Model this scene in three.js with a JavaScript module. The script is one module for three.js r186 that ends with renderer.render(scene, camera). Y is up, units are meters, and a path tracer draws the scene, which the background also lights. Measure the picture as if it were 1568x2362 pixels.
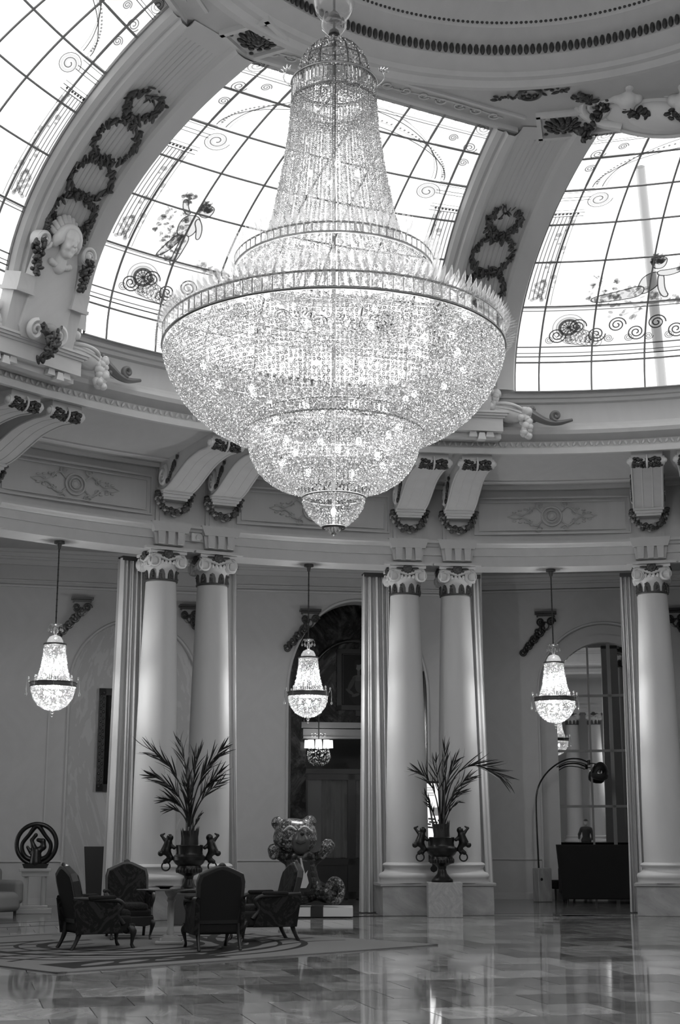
import * as THREE from 'three';
import { mergeGeometries, mergeVertices, toCreasedNormals } from 'three/addons/utils/BufferGeometryUtils.js';
import { RoundedBoxGeometry } from 'three/addons/geometries/RoundedBoxGeometry.js';
import { MarchingCubes } from 'three/addons/objects/MarchingCubes.js';
import { ImprovedNoise } from 'three/addons/math/ImprovedNoise.js';

// ---------------------------------------------------------------- camera, sky, exposure
const scene = new THREE.Scene();
const FPX = 3300, PITCH = THREE.MathUtils.degToRad(12.8), EYE = 1.5;
const camera = new THREE.PerspectiveCamera(2 * Math.atan(1181 / FPX) * 180 / Math.PI, 1568 / 2362, 0.1, 200);
camera.position.set(0, EYE, 0); camera.rotation.set(PITCH, 0, 0);
scene.add(camera);
const SKY = 2.7, BULB = .9, LAMP_W = .8;
scene.background = new THREE.Color().setRGB(SKY, SKY, SKY);
const renderer = new THREE.WebGLRenderer({ antialias: true });
renderer.toneMapping = THREE.LinearToneMapping;
renderer.toneMappingExposure = 1.0;
renderer.shadowMap.enabled = true;

// ---------------------------------------------------------------- helpers
let seed = 7;
const rnd = () => { seed |= 0; seed = seed + 0x6D2B79F5 | 0; let t = Math.imul(seed ^ seed >>> 15, 1 | seed); t = t + Math.imul(t ^ t >>> 7, 61 | t) ^ t; return ((t ^ t >>> 14) >>> 0) / 4294967296; };
const rr = (a, b) => a + (b - a) * rnd();
const V = (x, y, z) => new THREE.Vector3(x, y, z);
const D = THREE.MathUtils.degToRad, PI = Math.PI, lerp = THREE.MathUtils.lerp;
// a place in the room from where the photograph shows it: at a known height, or at a known distance
function sight(px, py) { const u = (px - 784) / FPX, v = -(py - 1181) / FPX, c = Math.cos(PITCH), s = Math.sin(PITCH); return V(u, v * c + s, v * s - c); }
function at(px, py, H = 0) { const d = sight(px, py), t = (H - EYE) / d.y; return V(d.x * t, H, d.z * t); }
function atZ(px, py, dep) { const d = sight(px, py), t = dep / -d.z; return V(d.x * t, EYE + d.y * t, -dep); }
const C = { x: 3.42, z: -15.16 };                                   // centre of the round hall
const P = (az, R, H = 0) => V(C.x + R * Math.sin(D(az)), H, C.z - R * Math.cos(D(az)));

const used = {};
function numbered(n) { const k = used[n] = (used[n] ?? -1) + 1; return k ? `${n}_${String(k).padStart(3, '0')}` : n; }
const clean = g => { g = g.index ? g.toNonIndexed() : g; for (const k of Object.keys(g.attributes)) if (!['position', 'normal', 'uv'].includes(k)) g.deleteAttribute(k); if (!g.attributes.normal) g.computeVertexNormals(); if (!g.attributes.uv) g.setAttribute('uv', new THREE.BufferAttribute(new Float32Array(g.attributes.position.count * 2), 2)); g.morphAttributes = {}; return g; };
const join = gs => { gs = [].concat(gs); return gs.length === 1 ? gs[0] : mergeGeometries(gs.map(clean)); };
function part(name, gs, m, parent) { const o = new THREE.Mesh(join(gs), m); o.name = name; o.castShadow = o.receiveShadow = true; parent.add(o); return o; }
function tag(o, label, category, group, kind) { Object.assign(o.userData, { label, category }); if (group) o.userData.group = group; if (kind) o.userData.kind = kind; return o; }
function thing(name, label, category, p = [0, 0, 0], turn = 0, group) { const o = new THREE.Group(); o.name = numbered(name); p = p.isVector3 ? [p.x, p.y, p.z] : p; o.position.set(...p); o.rotation.y = turn; scene.add(o); return tag(o, label, category, group); }
function single(name, gs, m, label, category, group, kind) { const o = part(numbered(name), gs, m, scene); return tag(o, label, category, group, kind); }
function struct(name, gs, m, label, category) { const o = part(numbered(name), gs, m, scene); return tag(o, label, category, null, 'structure'); }
function structGroup(name, label, category) { const o = thing(name, label, category); o.userData.kind = 'structure'; return o; }
function dup(src, p, turn, label) { const r = src.clone(); r.name = numbered(src.name.replace(/_\d{3}$/, '')); r.userData = { ...src.userData, label }; r.position.copy(p.isVector3 ? p : V(...p)); r.rotation.set(0, turn, 0); scene.add(r); return r; }
function stuff(name, geo, m, mats, parent) { const o = new THREE.InstancedMesh(geo, m, mats.length); mats.forEach((x, i) => o.setMatrixAt(i, x)); o.name = name; o.castShadow = o.receiveShadow = true; o.userData.kind = 'stuff'; parent.add(o); return o; }

const mx = (x, y, z, rx = 0, ry = 0, rz = 0, sx = 1, sy = sx, sz = sx) => new THREE.Matrix4().compose(V(x, y, z), new THREE.Quaternion().setFromEuler(new THREE.Euler(rx, ry, rz, 'YXZ')), V(sx, sy, sz));
const xf = (g, ...a) => { g = g.clone(); g.applyMatrix4(a[0].isMatrix4 ? a[0] : mx(...a)); return g; };
const bx = (w, h, d, x = 0, y = 0, z = 0, ry = 0) => xf(new THREE.BoxGeometry(w, h, d), x, y, z, 0, ry);
const rb = (w, h, d, r, x = 0, y = 0, z = 0, ry = 0, rx = 0, rz = 0) => xf(new RoundedBoxGeometry(w, h, d, 3, Math.min(r, w / 2.01, h / 2.01, d / 2.01)), x, y, z, rx, ry, rz);
const cyl = (r0, r1, h, x = 0, y = 0, z = 0, n = 20) => xf(new THREE.CylinderGeometry(r1, r0, h, n), x, y + h / 2, z);
const sph = (r, x = 0, y = 0, z = 0, sx = 1, sy = 1, sz = 1, n = 14) => xf(new THREE.SphereGeometry(r, n, Math.max(6, n * .7 | 0)), x, y, z, 0, 0, 0, sx, sy, sz);
const torus = (R, r, x = 0, y = 0, z = 0, rx = 0, ry = 0, n = 32, m = 8, arc = PI * 2) => xf(new THREE.TorusGeometry(R, r, m, n, arc), x, y, z, rx, ry);
const lathe = (pts, n = 32, crease = .6) => toCreasedNormals(new THREE.LatheGeometry(pts.map(p => new THREE.Vector2(p[0], p[1])), n), crease);
const tube = (pts, r, n = 24, m = 6, closed = false) => new THREE.TubeGeometry(new THREE.CatmullRomCurve3(pts.map(p => p.isVector3 ? p : V(...p)), closed), n, r, m, closed);
function taper(pts, rs, n = 20, m = 6) {                            // a tube whose radius runs along rs
  const g = tube(pts, 1, n, m), p = g.attributes.position, c = new THREE.CatmullRomCurve3(pts.map(q => q.isVector3 ? q : V(...q)));
  for (let i = 0; i <= n; i++) { const o = c.getPointAt(i / n), t = i / n * (rs.length - 1), k = Math.min(t | 0, rs.length - 2), r = lerp(rs[k], rs[k + 1], t - k);
    for (let j = 0; j <= m; j++) { const q = i * (m + 1) + j; p.setXYZ(q, o.x + (p.getX(q) - o.x) * r, o.y + (p.getY(q) - o.y) * r, o.z + (p.getZ(q) - o.z) * r); } }
  g.computeVertexNormals(); return g;
}
// a spiral in the xy plane, from radius r0 inwards over a number of turns
function spiral(r0, turns, r = .02, sgn = 1, start = 0, n = 40) { const pts = []; for (let i = 0; i <= n; i++) { const t = i / n, a = start + sgn * turns * 2 * PI * t, q = r0 * (1 - .85 * t); pts.push(V(q * Math.cos(a), q * Math.sin(a), 0)); } return taper(pts, [r, r, r * .7], n, 6); }
function extr(pts, depth, bevel = 0, holes = []) { const s = new THREE.Shape(pts.map(p => new THREE.Vector2(p[0], p[1]))); for (const h of holes) s.holes.push(new THREE.Path(h.map(p => new THREE.Vector2(p[0], p[1])))); return new THREE.ExtrudeGeometry(s, { depth, bevelEnabled: bevel > 0, bevelSize: bevel, bevelThickness: bevel, bevelSegments: 2, curveSegments: 16 }); }
// patch(f): a surface from f(u, v) -> Vector3, with uv
function patch(f, nu, nv, crease = 1.0, flip = false) {
  const pos = [], uv = [], idx = [];
  for (let j = 0; j <= nv; j++) for (let i = 0; i <= nu; i++) { const p = f(i / nu, j / nv); pos.push(p.x, p.y, p.z); uv.push(i / nu, j / nv); }
  for (let j = 0; j < nv; j++) for (let i = 0; i < nu; i++) { const a = j * (nu + 1) + i, b = a + 1, c = a + nu + 1, d = c + 1; flip ? idx.push(a, c, b, b, c, d) : idx.push(a, b, c, b, d, c); }
  const g = new THREE.BufferGeometry(); g.setAttribute('position', new THREE.Float32BufferAttribute(pos, 3)); g.setAttribute('uv', new THREE.Float32BufferAttribute(uv, 2)); g.setIndex(idx);
  return toCreasedNormals(g, crease);
}
// ring moulding: a profile of [R, H] swept round a centre between two azimuths; uv in metres
function ring(profile, a0, a1, cx = C.x, cz = C.z, n = null) {
  n = n ?? Math.max(2, Math.ceil(Math.abs(a1 - a0) / 2));
  const g = patch((u, v) => { const k = Math.min(profile.length - 1, Math.round(v * (profile.length - 1))), a = D(lerp(a0, a1, u)); return V(cx + profile[k][0] * Math.sin(a), profile[k][1], cz - profile[k][0] * Math.cos(a)); }, n, profile.length - 1, .5);
  const q = g.attributes.uv; for (let i = 0; i < q.count; i++) q.setXY(i, q.getX(i) * D(Math.abs(a1 - a0)) * profile[0][0], q.getY(i) * 2); return g;
}
// smooth bodies: capsules joined with a smooth minimum, meshed by marching cubes
function blob(caps, res, k = .03) {
  const lo = V(1e9, 1e9, 1e9), hi = V(-1e9, -1e9, -1e9);
  for (const c of caps) for (const [x, y, z, r] of [[c[0], c[1], c[2], c[6]], [c[3], c[4], c[5], c[7]]]) { lo.min(V(x - r, y - r, z - r)); hi.max(V(x + r, y + r, z + r)); }
  const mid = lo.clone().add(hi).multiplyScalar(.5), half = Math.max(hi.x - lo.x, hi.y - lo.y, hi.z - lo.z) / 2 * 1.12 + k;
  const mc = new MarchingCubes(res, new THREE.MeshStandardMaterial(), false, false, 60000); mc.isolation = 0;
  const hs = res / 2;
  for (let z = 0; z < res; z++) for (let y = 0; y < res; y++) for (let x = 0; x < res; x++) {
    const px = mid.x + (x - hs) / hs * half, py = mid.y + (y - hs) / hs * half, pz = mid.z + (z - hs) / hs * half; let d = 0, first = true;
    for (const c of caps) {
      const bxx = c[3] - c[0], by = c[4] - c[1], bz = c[5] - c[2], ax = px - c[0], ay = py - c[1], az = pz - c[2], L = bxx * bxx + by * by + bz * bz;
      const t = L > 1e-9 ? Math.max(0, Math.min(1, (ax * bxx + ay * by + az * bz) / L)) : 0;
      const e = Math.hypot(ax - bxx * t, ay - by * t, az - bz * t) - lerp(c[6], c[7], t);
      if (first) { d = e; first = false; } else { const h = Math.max(0, Math.min(1, .5 + .5 * (d - e) / k)); d = lerp(d, e, h) - k * h * (1 - h); }
    }
    mc.field[x + y * res + z * res * res] = -d;
  }
  mc.update();
  let g = new THREE.BufferGeometry(); const n = mc.count;
  const a = mc.positionArray.slice(0, n * 3); for (let i = 0; i < n; i++) { a[i * 3] = mid.x + a[i * 3] * half; a[i * 3 + 1] = mid.y + a[i * 3 + 1] * half; a[i * 3 + 2] = mid.z + a[i * 3 + 2] * half; }
  g.setAttribute('position', new THREE.BufferAttribute(a, 3)); g = mergeVertices(g, 1e-4); g.computeVertexNormals();
  return clean(g);
}
const ball = (x, y, z, r) => [x, y, z, x, y, z, r, r];

// ---------------------------------------------------------------- materials (a monochrome photograph: every colour is a grey)
const noise = new ImprovedNoise();
const fbm = (x, y, z, o = 4) => { let s = 0, a = .5; for (let i = 0; i < o; i++) { s += a * noise.noise(x, y, z); x *= 2.03; y *= 2.03; a *= .5; } return s; };
function tex(w, h, f, rep = [1, 1], srgb = true) {                    // f(u, v) -> grey 0..1
  const d = new Uint8Array(w * h * 4);
  for (let y = 0; y < h; y++) for (let x = 0; x < w; x++) { const c = Math.max(0, Math.min(255, f(x / w, y / h) * 255)); d.set([c, c, c, 255], (y * w + x) * 4); }
  const t = new THREE.DataTexture(d, w, h); t.magFilter = THREE.LinearFilter; t.minFilter = THREE.LinearMipmapLinearFilter; t.wrapS = t.wrapT = THREE.RepeatWrapping; t.repeat.set(...rep); if (srgb) t.colorSpace = THREE.SRGBColorSpace; t.needsUpdate = true; return t;
}
function canvasTex(w, h, draw) { const c = document.createElement('canvas'); c.width = w; c.height = h; draw(c.getContext('2d'), w, h); const t = new THREE.CanvasTexture(c); t.colorSpace = THREE.SRGBColorSpace; return t; }
const wrapf = (u, v, s, z) => { const a = u * 2 * PI, b = v * 2 * PI; return fbm(Math.cos(a) * s + Math.cos(b) * s * .7 + z, Math.sin(a) * s + Math.sin(b) * s * .9, z + Math.cos(b + a) * .6); };
const grey = (g, o = {}) => new THREE.MeshPhysicalMaterial({ color: new THREE.Color().setRGB(g, g, g), roughness: .6, side: THREE.DoubleSide, ...o });
const tPlaster = tex(256, 256, (u, v) => .95 + .035 * wrapf(u, v, 2.2, 3), [.35, .35]);
const marble = (z, amp, veins, rep) => tex(512, 512, (u, v) => { const n = wrapf(u, v, 1.6, z), m = wrapf(u, v, 3.1, z + 9); const k = Math.abs(Math.sin((n * 5 + m * 2 + u * 2) * 2)); return .84 + amp * .5 * (n + .4 * m) - veins * Math.pow(1 - k, 9) * Math.max(0, .4 + m); }, rep);
const M = {
  plaster: grey(.60, { map: tPlaster, roughness: .62 }),
  ceiling: grey(.52, { map: tPlaster, roughness: .7 }),
  wall: grey(.55, { map: tPlaster, roughness: .6 }),
  ornament: grey(.62, { roughness: .5 }),
  gilt: grey(.075, { roughness: .42, metalness: .35 }),
  bronze: grey(.02, { roughness: .3, metalness: .5 }),
  darkGilt: grey(.05, { roughness: .4, metalness: .4 }),
  column: grey(.62, { roughness: .6, map: tPlaster }),
  curtain: grey(.50, { roughness: .85, sheen: .2 }),
  bar: grey(.22, { roughness: .6 }),
  plinth: grey(.50, { map: marble(4, .3, .12, [.4, .4]), roughness: .3 }),
  darkMarble: grey(.10, { map: tex(512, 512, (u, v) => { const n = wrapf(u, v, 1.7, 21), m = wrapf(u, v, 4.2, 5); const k = Math.abs(Math.sin((n * 4 + m * 3 + u * 3) * 3)); return .55 + .9 * n + .5 * m - .35 * Math.pow(1 - k, 5); }, [.45, .45]), roughness: .18 }),
  black: grey(.012, { roughness: .5 }),
  darkWood: grey(.022, { roughness: .35 }),
  chairWood: grey(.022, { roughness: .4 }),
  velvet: grey(.008, { roughness: .95 }),
  leaf: grey(.012, { roughness: .45 }),
  acrylic: grey(.72, { roughness: .12, transmission: .6, thickness: 0 }),
  glass: grey(.95, { roughness: .03, transmission: .92, thickness: 0 }),
  mirror: grey(.62, { roughness: .012, metalness: 1 }),
  frame: grey(.20, { roughness: .5 }),
  white: grey(.62, { roughness: .45 }),
};
const sitFabric = grey(.02, { roughness: .95, map: tex(256, 256, (u, v) => { const n = wrapf(u, v, 2.6, 31), m = wrapf(u, v, 6, 3); const a = n + .5 * m; return a > .08 ? .95 : a > .0 ? .7 : .36; }, [1.4, 1.4]) });
const wallpaper = grey(.60, { roughness: .7, map: tex(512, 512, (u, v) => { const n = wrapf(u, v, 5, 12), m = wrapf(u, v, 9, 2); return n + m * .5 > .06 ? .98 : .92; }, [.7, .7]) });

// ---------------------------------------------------------------- floor: slab, marble tiles, inlaid border lines
const floor = structGroup('floor', 'polished pale marble tile floor of the round hall', 'floor');
part('floor_slab', bx(70, .3, 70, 2, -.172, -20), grey(.16, { roughness: .5 }), floor);
{
  const A = D(14.3), ca = Math.cos(A), sa = Math.sin(A), S = .82;     // joints run 14.3 degrees left of the view
  const tones = [.38, .47, .60, .30, .42, .22];
  const cloud = z => tex(256, 256, (u, v) => { const n = wrapf(u, v, 1.1, z), m = wrapf(u, v, 2.6, z + 4); return .86 + .3 * n + .12 * m - .1 * Math.pow(1 - Math.abs(Math.sin((n * 3 + u) * 3)), 12); });
  const maps = [cloud(1), cloud(7), cloud(13)];
  const mats = tones.map((t, i) => grey(t, { map: maps[i % 3], roughness: .055, side: THREE.FrontSide }));
  const geos = [0, 1, 2, 3].map(q => { const g = new THREE.BoxGeometry(S - .01, .022, S - .01); const u = g.attributes.uv; for (let i = 0; i < u.count; i++) { const a = u.getX(i), b = u.getY(i); u.setXY(i, (q & 1 ? 1 - a : a) * .7 + q * .13, (q & 2 ? 1 - b : b) * .45 + q * .21); } return g; });
  const spots = [];
  for (let i = -60; i < 60; i++) for (let j = -60; j < 60; j++) {
    const lx = (i + (j & 1 ? .5 : 0)) * S, lz = j * S, x = lx * ca + lz * sa, z = -18 - lx * sa + lz * ca;   // rows in running bond
    const e = Math.hypot(x - C.x, z - C.z); if (e > 14.15 && z > -22) { if (z < 2 && Math.abs(x) < 8) spots.push([x, z, 900]); continue; }
    if (e > 14.15) continue;
    const seen = z < -11 && Math.abs(x) < -z * .245 + .6 && !(Math.abs((x + 3.2) * .727 + (z + 22.0) * -.687) < 3 && Math.abs((x + 3.2) * .687 + (z + 22.0) * .727) < 3);
    spots.push([x, z, seen ? -z : 200 + e]);
  }
  spots.sort((a, b) => a[2] - b[2]);
  const rest = mats.map(() => []);
  spots.forEach(([x, z], k) => {
    const m = rnd() * 6 | 0, q = rnd() * 4 | 0;
    if (k < 300) { const o = part('tile', geos[q], mats[m], floor); o.position.set(x, -.011, z); o.rotation.y = A; }
    else rest[m].push(xf(geos[q], x, -.011, z, 0, A));
  });
  rest.forEach((g, i) => { if (g.length) { const o = part('distant_tiles', g, mats[i], floor); o.userData.kind = 'stuff'; } });
  // ring of stone and dark inlay lines under the colonnade, plain stone in the passage behind it
  const stone = grey(.38, { map: maps[0], roughness: .055 });
  part('border_stone', ring([[14.14, 0], [15.1, 0]], -180, 180, C.x, C.z, 180), stone, floor).position.y = -.0005;
  part('inlay_line', ring([[13.62, .002], [13.72, .002]], -180, 180, C.x, C.z, 180), grey(.03, { roughness: .12 }), floor);
  part('inlay_line', ring([[14.72, .002], [14.86, .002]], -180, 180, C.x, C.z, 180), grey(.03, { roughness: .12 }), floor);
  part('passage_stone', ring([[15.1, -.001], [31, -.001]], -180, 180, C.x, C.z, 180), grey(.22, { map: maps[2], roughness: .1 }), floor);
}

// ---------------------------------------------------------------- passage walls (facets) with arches
const facets = {};
function facet(key, name, A, B, H, arches, m, label) {
  const L = Math.hypot(B[0] - A[0], B[1] - A[1]), th = Math.atan2(-(B[1] - A[1]), B[0] - A[0]);
  const pts = [[0, 0]];
  for (const a of arches) { pts.push([a.c - a.hw, 0]); for (let i = 0; i <= 28; i++) { const t = PI - i / 28 * PI; pts.push([a.c + a.hw * Math.cos(t), a.sp + a.rise * Math.sin(t)]); } pts.push([a.c + a.hw, 0]); }
  pts.push([L, 0], [L, H], [0, H]);
  const g = structGroup(name, label, 'wall'); g.position.set(A[0], 0, A[1]); g.rotation.y = th;
  const body = part('plaster_wall', xf(extr(pts, .5), 0, 0, -.5), m, g);
  facets[key] = { g, A, B, L, th, arches };
  return g;
}
// where a line of sight meets a facet: [along, up]
function onWall(key, px, py, off = 0) {
  const { A, B, L } = facets[key], d = sight(px, py), ux = (B[0] - A[0]) / L, uz = (B[1] - A[1]) / L, nx = -uz, nz = ux;   // n points into the room
  const t = ((A[0] + nx * off) * nx + (A[1] + nz * off) * nz) / (d.x * nx + d.z * nz); const x = d.x * t, z = d.z * t;
  return [(x - A[0]) * ux + (z - A[1]) * uz, EYE + d.y * t];
}
const WH = 8.05;
const LA = [-14.2, -31.2], LB = [-2.5, -34.35], MA = LB, MB = [3.5, -35.3], RA = [3.0, -36.7], RB = [16, -34.8];
facets.L = { A: LA, B: LB, L: Math.hypot(LB[0] - LA[0], LB[1] - LA[1]) }; facets.M = { A: MA, B: MB, L: Math.hypot(MB[0] - MA[0], MB[1] - MA[1]) }; facets.R = { A: RA, B: RB, L: Math.hypot(13, 1.9) };
const archOf = (key, px0, px1, pyTop, pySp) => { const a = onWall(key, px0, 1700)[0], b = onWall(key, px1, 1700)[0], top = onWall(key, (px0 + px1) / 2, pyTop)[1], sp = onWall(key, (px0 + px1) / 2, pySp)[1]; return { c: (a + b) / 2, hw: (b - a) / 2, sp, rise: top - sp }; };
const aL = archOf('L', 158, 452, 1432, 1585), aM = archOf('M', 665, 985, 1388, 1600), aR = archOf('R', 1247, 1553, 1439, 1592);
const gL = facet('L', 'wall_left', LA, LB, WH, [aL], M.wall, 'pale plaster passage wall with papered arched niche, left');
const gM = facet('M', 'wall_back', MA, MB, WH, [aM], M.wall, 'pale plaster passage wall round the dark marble doorway');
const gR = facet('R', 'wall_right', RA, RB, WH, [aR], M.wall, 'shaded plaster passage wall round the arched mirror, right');
// mouldings on the walls: crown, picture rail, dado, skirting, thin arch frames
function wallTrim(g, L, arches, rail, dado) {
  const gap = (y) => { const s = []; let x = 0; for (const a of arches) { const t = y > a.sp ? Math.sqrt(Math.max(0, 1 - ((y - a.sp) / a.rise) ** 2)) * (y > a.sp + a.rise ? 0 : 1) : 1; if (t > 0) { s.push([x, a.c - a.hw * t]); x = a.c + a.hw * t; } } s.push([x, L]); return s.filter(q => q[1] - q[0] > .05); };
  const strip = (y, h, d) => gap(y).map(([a, b]) => bx(b - a, h, d, (a + b) / 2, y + h / 2, d / 2));
  part('crown_moulding', [bx(L, .07, .34, L / 2, WH - .035, .17), bx(L, .09, .24, L / 2, WH - .115, .12), bx(L, .05, .17, L / 2, WH - .185, .085), bx(L, .12, .1, L / 2, WH - .27, .05)], M.plaster, g);
  part('picture_rail', [...strip(rail, .05, .06), ...strip(rail + .14, .03, .04)], M.plaster, g);
  part('dado_rail', strip(dado, .045, .04), M.plaster, g);
  part('skirting', strip(0, .16, .03), M.plaster, g);
  for (const a of arches) { const pts = []; for (let i = 0; i <= 30; i++) { const t = PI - i / 30 * PI; pts.push(V(a.c + (a.hw + .03) * Math.cos(t), a.sp + (a.rise + .03) * Math.sin(t), .02)); } part('arch_moulding', [tube([V(a.c - a.hw - .03, 0, .02), V(a.c - a.hw - .03, a.sp, .02)], .035, 2), tube(pts, .035, 40), tube([V(a.c + a.hw + .03, 0, .02), V(a.c + a.hw + .03, a.sp, .02)], .035, 2)], M.plaster, g); }
}
wallTrim(gL, facets.L.L, [aL], 7.2, .95); wallTrim(gM, facets.M.L, [aM], 7.32, .95); wallTrim(gR, facets.R.L, [aR], 7.65, .95);
// panel lines left of the niche
for (const px of [106]) { const a = onWall('L', px, 1800)[0]; part('panel_moulding', bx(.03, 5.6, .03, a, 3.4, .015), M.plaster, gL); }
part('niche_back', bx(aL.hw * 2 + .2, 7.4, .04, aL.c, 3.7, -.16), wallpaper, gL);
// return wall between the two back facets, and the rest of the outer wall, out of frame
struct('wall_return', [bx(.4, WH, 3.0, 3.3, WH / 2, -36.4)], M.wall, 'short plaster return wall behind the middle column pair', 'wall');
{ const pts = []; for (let a = 32; a <= 312; a += 8) pts.push([C.x + 21.5 * Math.sin(D(a)), C.z - 21.5 * Math.cos(D(a))]); pts.unshift([16, -34.8]); pts.push([-14.3, -31.2]);
  const g = []; for (let i = 0; i + 1 < pts.length; i++) { if (i > 33) continue; const [a, b] = [pts[i], pts[i + 1]], L = Math.hypot(b[0] - a[0], b[1] - a[1]); g.push(bx(L + .3, WH + .6, .4, (a[0] + b[0]) / 2, WH / 2, (a[1] + b[1]) / 2, Math.atan2(-(b[1] - a[1]), b[0] - a[0]))); }
  struct('wall_front', g, M.wall, 'plaster outer wall of the hall, seen only in the mirror', 'wall'); }
{ // unseen tall windows, added left of the frame to brighten the left wall
  const w = structGroup('window_9', 'added row of unseen tall windows beyond the left edge, brightening the left wall', 'window'), x = -9.4, z0 = -32.4, z1 = -24.0, n = 4, L = (z1 - z0) / n;
  for (let k = 0; k < n; k++) { const z = z0 + (k + .5) * L; part('sill', bx(.3, .5, L, x, .25, z), M.wall, w); part('lintel', bx(.3, .95, L, x, 7.6, z), M.wall, w); part('post', bx(.34, 8.05, .16, x, 4.02, z - L / 2), M.wall, w); part('pane', bx(.01, 6.7, L - .1, x, 3.8, z), grey(.92, { roughness: .2, transmission: 1, thickness: 0 }), w); for (const y of [2.2, 3.9, 5.6]) part('glazing_bar', bx(.05, .05, L, x, y, z), M.frame, w); }
  part('end_wall', bx(.4, 8.6, 1.4, x, 4.2, -23.3), M.wall, w);
}
struct('ceiling_passage', [ring([[14.5, WH + .3], [14.5, WH], [34, WH], [34, WH + .3], [14.5, WH + .3]], -180, 180, C.x, C.z, 72)], M.ceiling, 'plain plaster ceiling of the passage behind the columns', 'ceiling');

// ---------------------------------------------------------------- entablature, frieze wall, soffit, cornice
const RC = 14.42;                                                     // columns stand on this circle
const colAz = [-49.2, -45.0, -28.8, -24.5, -8.27, -4.02, 12.2, 16.5, 32.6, 36.9];
const pairs = [[-49.2, -45.0], [-28.8, -24.5], [-8.27, -4.02], [12.2, 16.5], [32.6, 36.9], [118, 122.2], [163, 167.2], [184.6, 188.9]];
const ent = structGroup('trim_entablature', 'pale plaster entablature ring carried by the columns', 'entablature');
part('architrave', ring([[14.78, 8.7], [14.78, 6.98], [14.12, 6.98], [14.12, 7.2], [14.08, 7.2], [14.08, 7.36], [14.03, 7.38], [14.0, 7.42], [13.94, 7.44], [13.94, 7.49], [14.1, 7.5], [14.1, 8.66]], -180, 180, C.x, C.z, 180), M.plaster, ent);
part('soffit', ring([[14.15, 8.66], [11.2, 8.66]], -180, 180, C.x, C.z, 180), M.ceiling, ent);
part('soffit_moulding', [ring([[13.98, 8.66], [13.98, 8.58], [13.9, 8.58], [13.9, 8.66]], -180, 180, C.x, C.z, 180), ring([[13.5, 8.66], [13.5, 8.63], [13.44, 8.63], [13.44, 8.66]], -180, 180, C.x, C.z, 180)], M.plaster, ent);
const cor = structGroup('trim_cornice', 'heavy round plaster cornice below the glazed dome', 'cornice');
part('cornice', ring([[11.6, 8.95], [11.3, 8.66], [11.24, 8.61], [11.15, 8.61], [11.14, 8.72], [11.24, 8.75], [11.26, 8.88], [11.1, 8.92], [11.02, 8.96], [10.99, 9.03], [11.02, 9.1], [11.12, 9.13], [11.14, 9.2], [11.17, 9.21], [11.14, 9.58], [11.06, 9.6], [11.04, 9.66], [10.98, 9.67], [10.95, 9.75], [10.85, 9.75], [11.1, 9.8], [11.7, 9.6]], -180, 180, C.x, C.z, 180), M.plaster, cor);
// leaf frieze under the roll: small relief leaves
{ const leafG = sph(.05, 0, 0, 0, .55, 1, .45, 8), mats = []; for (let a = -70; a < 50; a += .55) { const p = P(a, 11.23, 8.815); mats.push(mx(p.x, p.y, p.z, 0, -D(a), (Math.round(a / .55) % 2 ? .5 : -.5))); } stuff('leaf_frieze', leafG, M.ornament, mats, cor); }

// frieze panels with roundel and scrolls, one per bay
const bays = [-57.5, -36.9, -16.4, 4.1, 24.5];
bays.forEach((a, k) => {
  const g = structGroup('trim_panel', ['frieze panel with faint roundel, beyond the left edge', 'frieze panel with roundel relief, far left above the hanging lamp', 'frieze panel half hidden behind the great chandelier', 'frieze panel with roundel between the middle and right columns', 'frieze panel beyond the right edge'][k], 'frieze panel');
  const p = P(a, 14.09, 0); g.position.set(p.x, 0, p.z); g.rotation.y = -D(a);
  const W = 1.6, y0 = 7.66, y1 = 8.42, fr = (w, h0, h1, t, z) => [[w, h0, w, h1], [-w, h0, -w, h1]].map(([x, , , ]) => bx(t, h1 - h0, z, x, (h0 + h1) / 2, z / 2 - .02)).concat([h0, h1].map(y => bx(w * 2 + t, t, z, 0, y, z / 2 - .02)));
  const sag = W * W / (2 * 14.1);
  part('panel_frame', [...fr(W, y0, y1, .035, .05), ...fr(W - .09, y0 + .08, y1 - .08, .018, .035)].map(q => { const v = q.attributes.position; for (let i = 0; i < v.count; i++) v.setZ(i, v.getZ(i) + v.getX(i) ** 2 / 28); return q; }), M.plaster, g);
  const cy = 8.04, orn = [torus(.2, .022, 0, cy, .03), torus(.13, .014, 0, cy, .03), sph(.07, 0, cy, .02, 1, 1, .5), torus(.075, .012, 0, cy, .03)];
  for (const s of [-1, 1]) for (const t of [-1, 1]) {
    orn.push(taper([V(s * .2, cy + t * .1, .02), V(s * .34, cy + t * .2, .03), V(s * .5, cy + t * .08, .03), V(s * .62, cy + t * .02, .03), V(s * .75, cy + t * .05, .03), V(s * .93, cy, .03)], [.018, .016, .014, .012, .008], 24));
    orn.push(xf(spiral(.085, 1.3, .014, s * t, t > 0 ? 0 : PI), s * .27, cy + t * .26, .03), xf(spiral(.06, 1.2, .012, -s * t), s * .46, cy + t * .1, .03), xf(spiral(.04, 1.1, .01, s * t), s * .66, cy + t * .05, .03));
    for (let q = 0; q < 5; q++) orn.push(sph(.028, s * (.3 + q * .12), cy + t * (.2 - .03 * q) + rr(-.02, .02), .03, 1.6, .7, .5, 6));
  }
  part('relief', orn, grey(.5, { roughness: .5 }), g);
});
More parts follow.
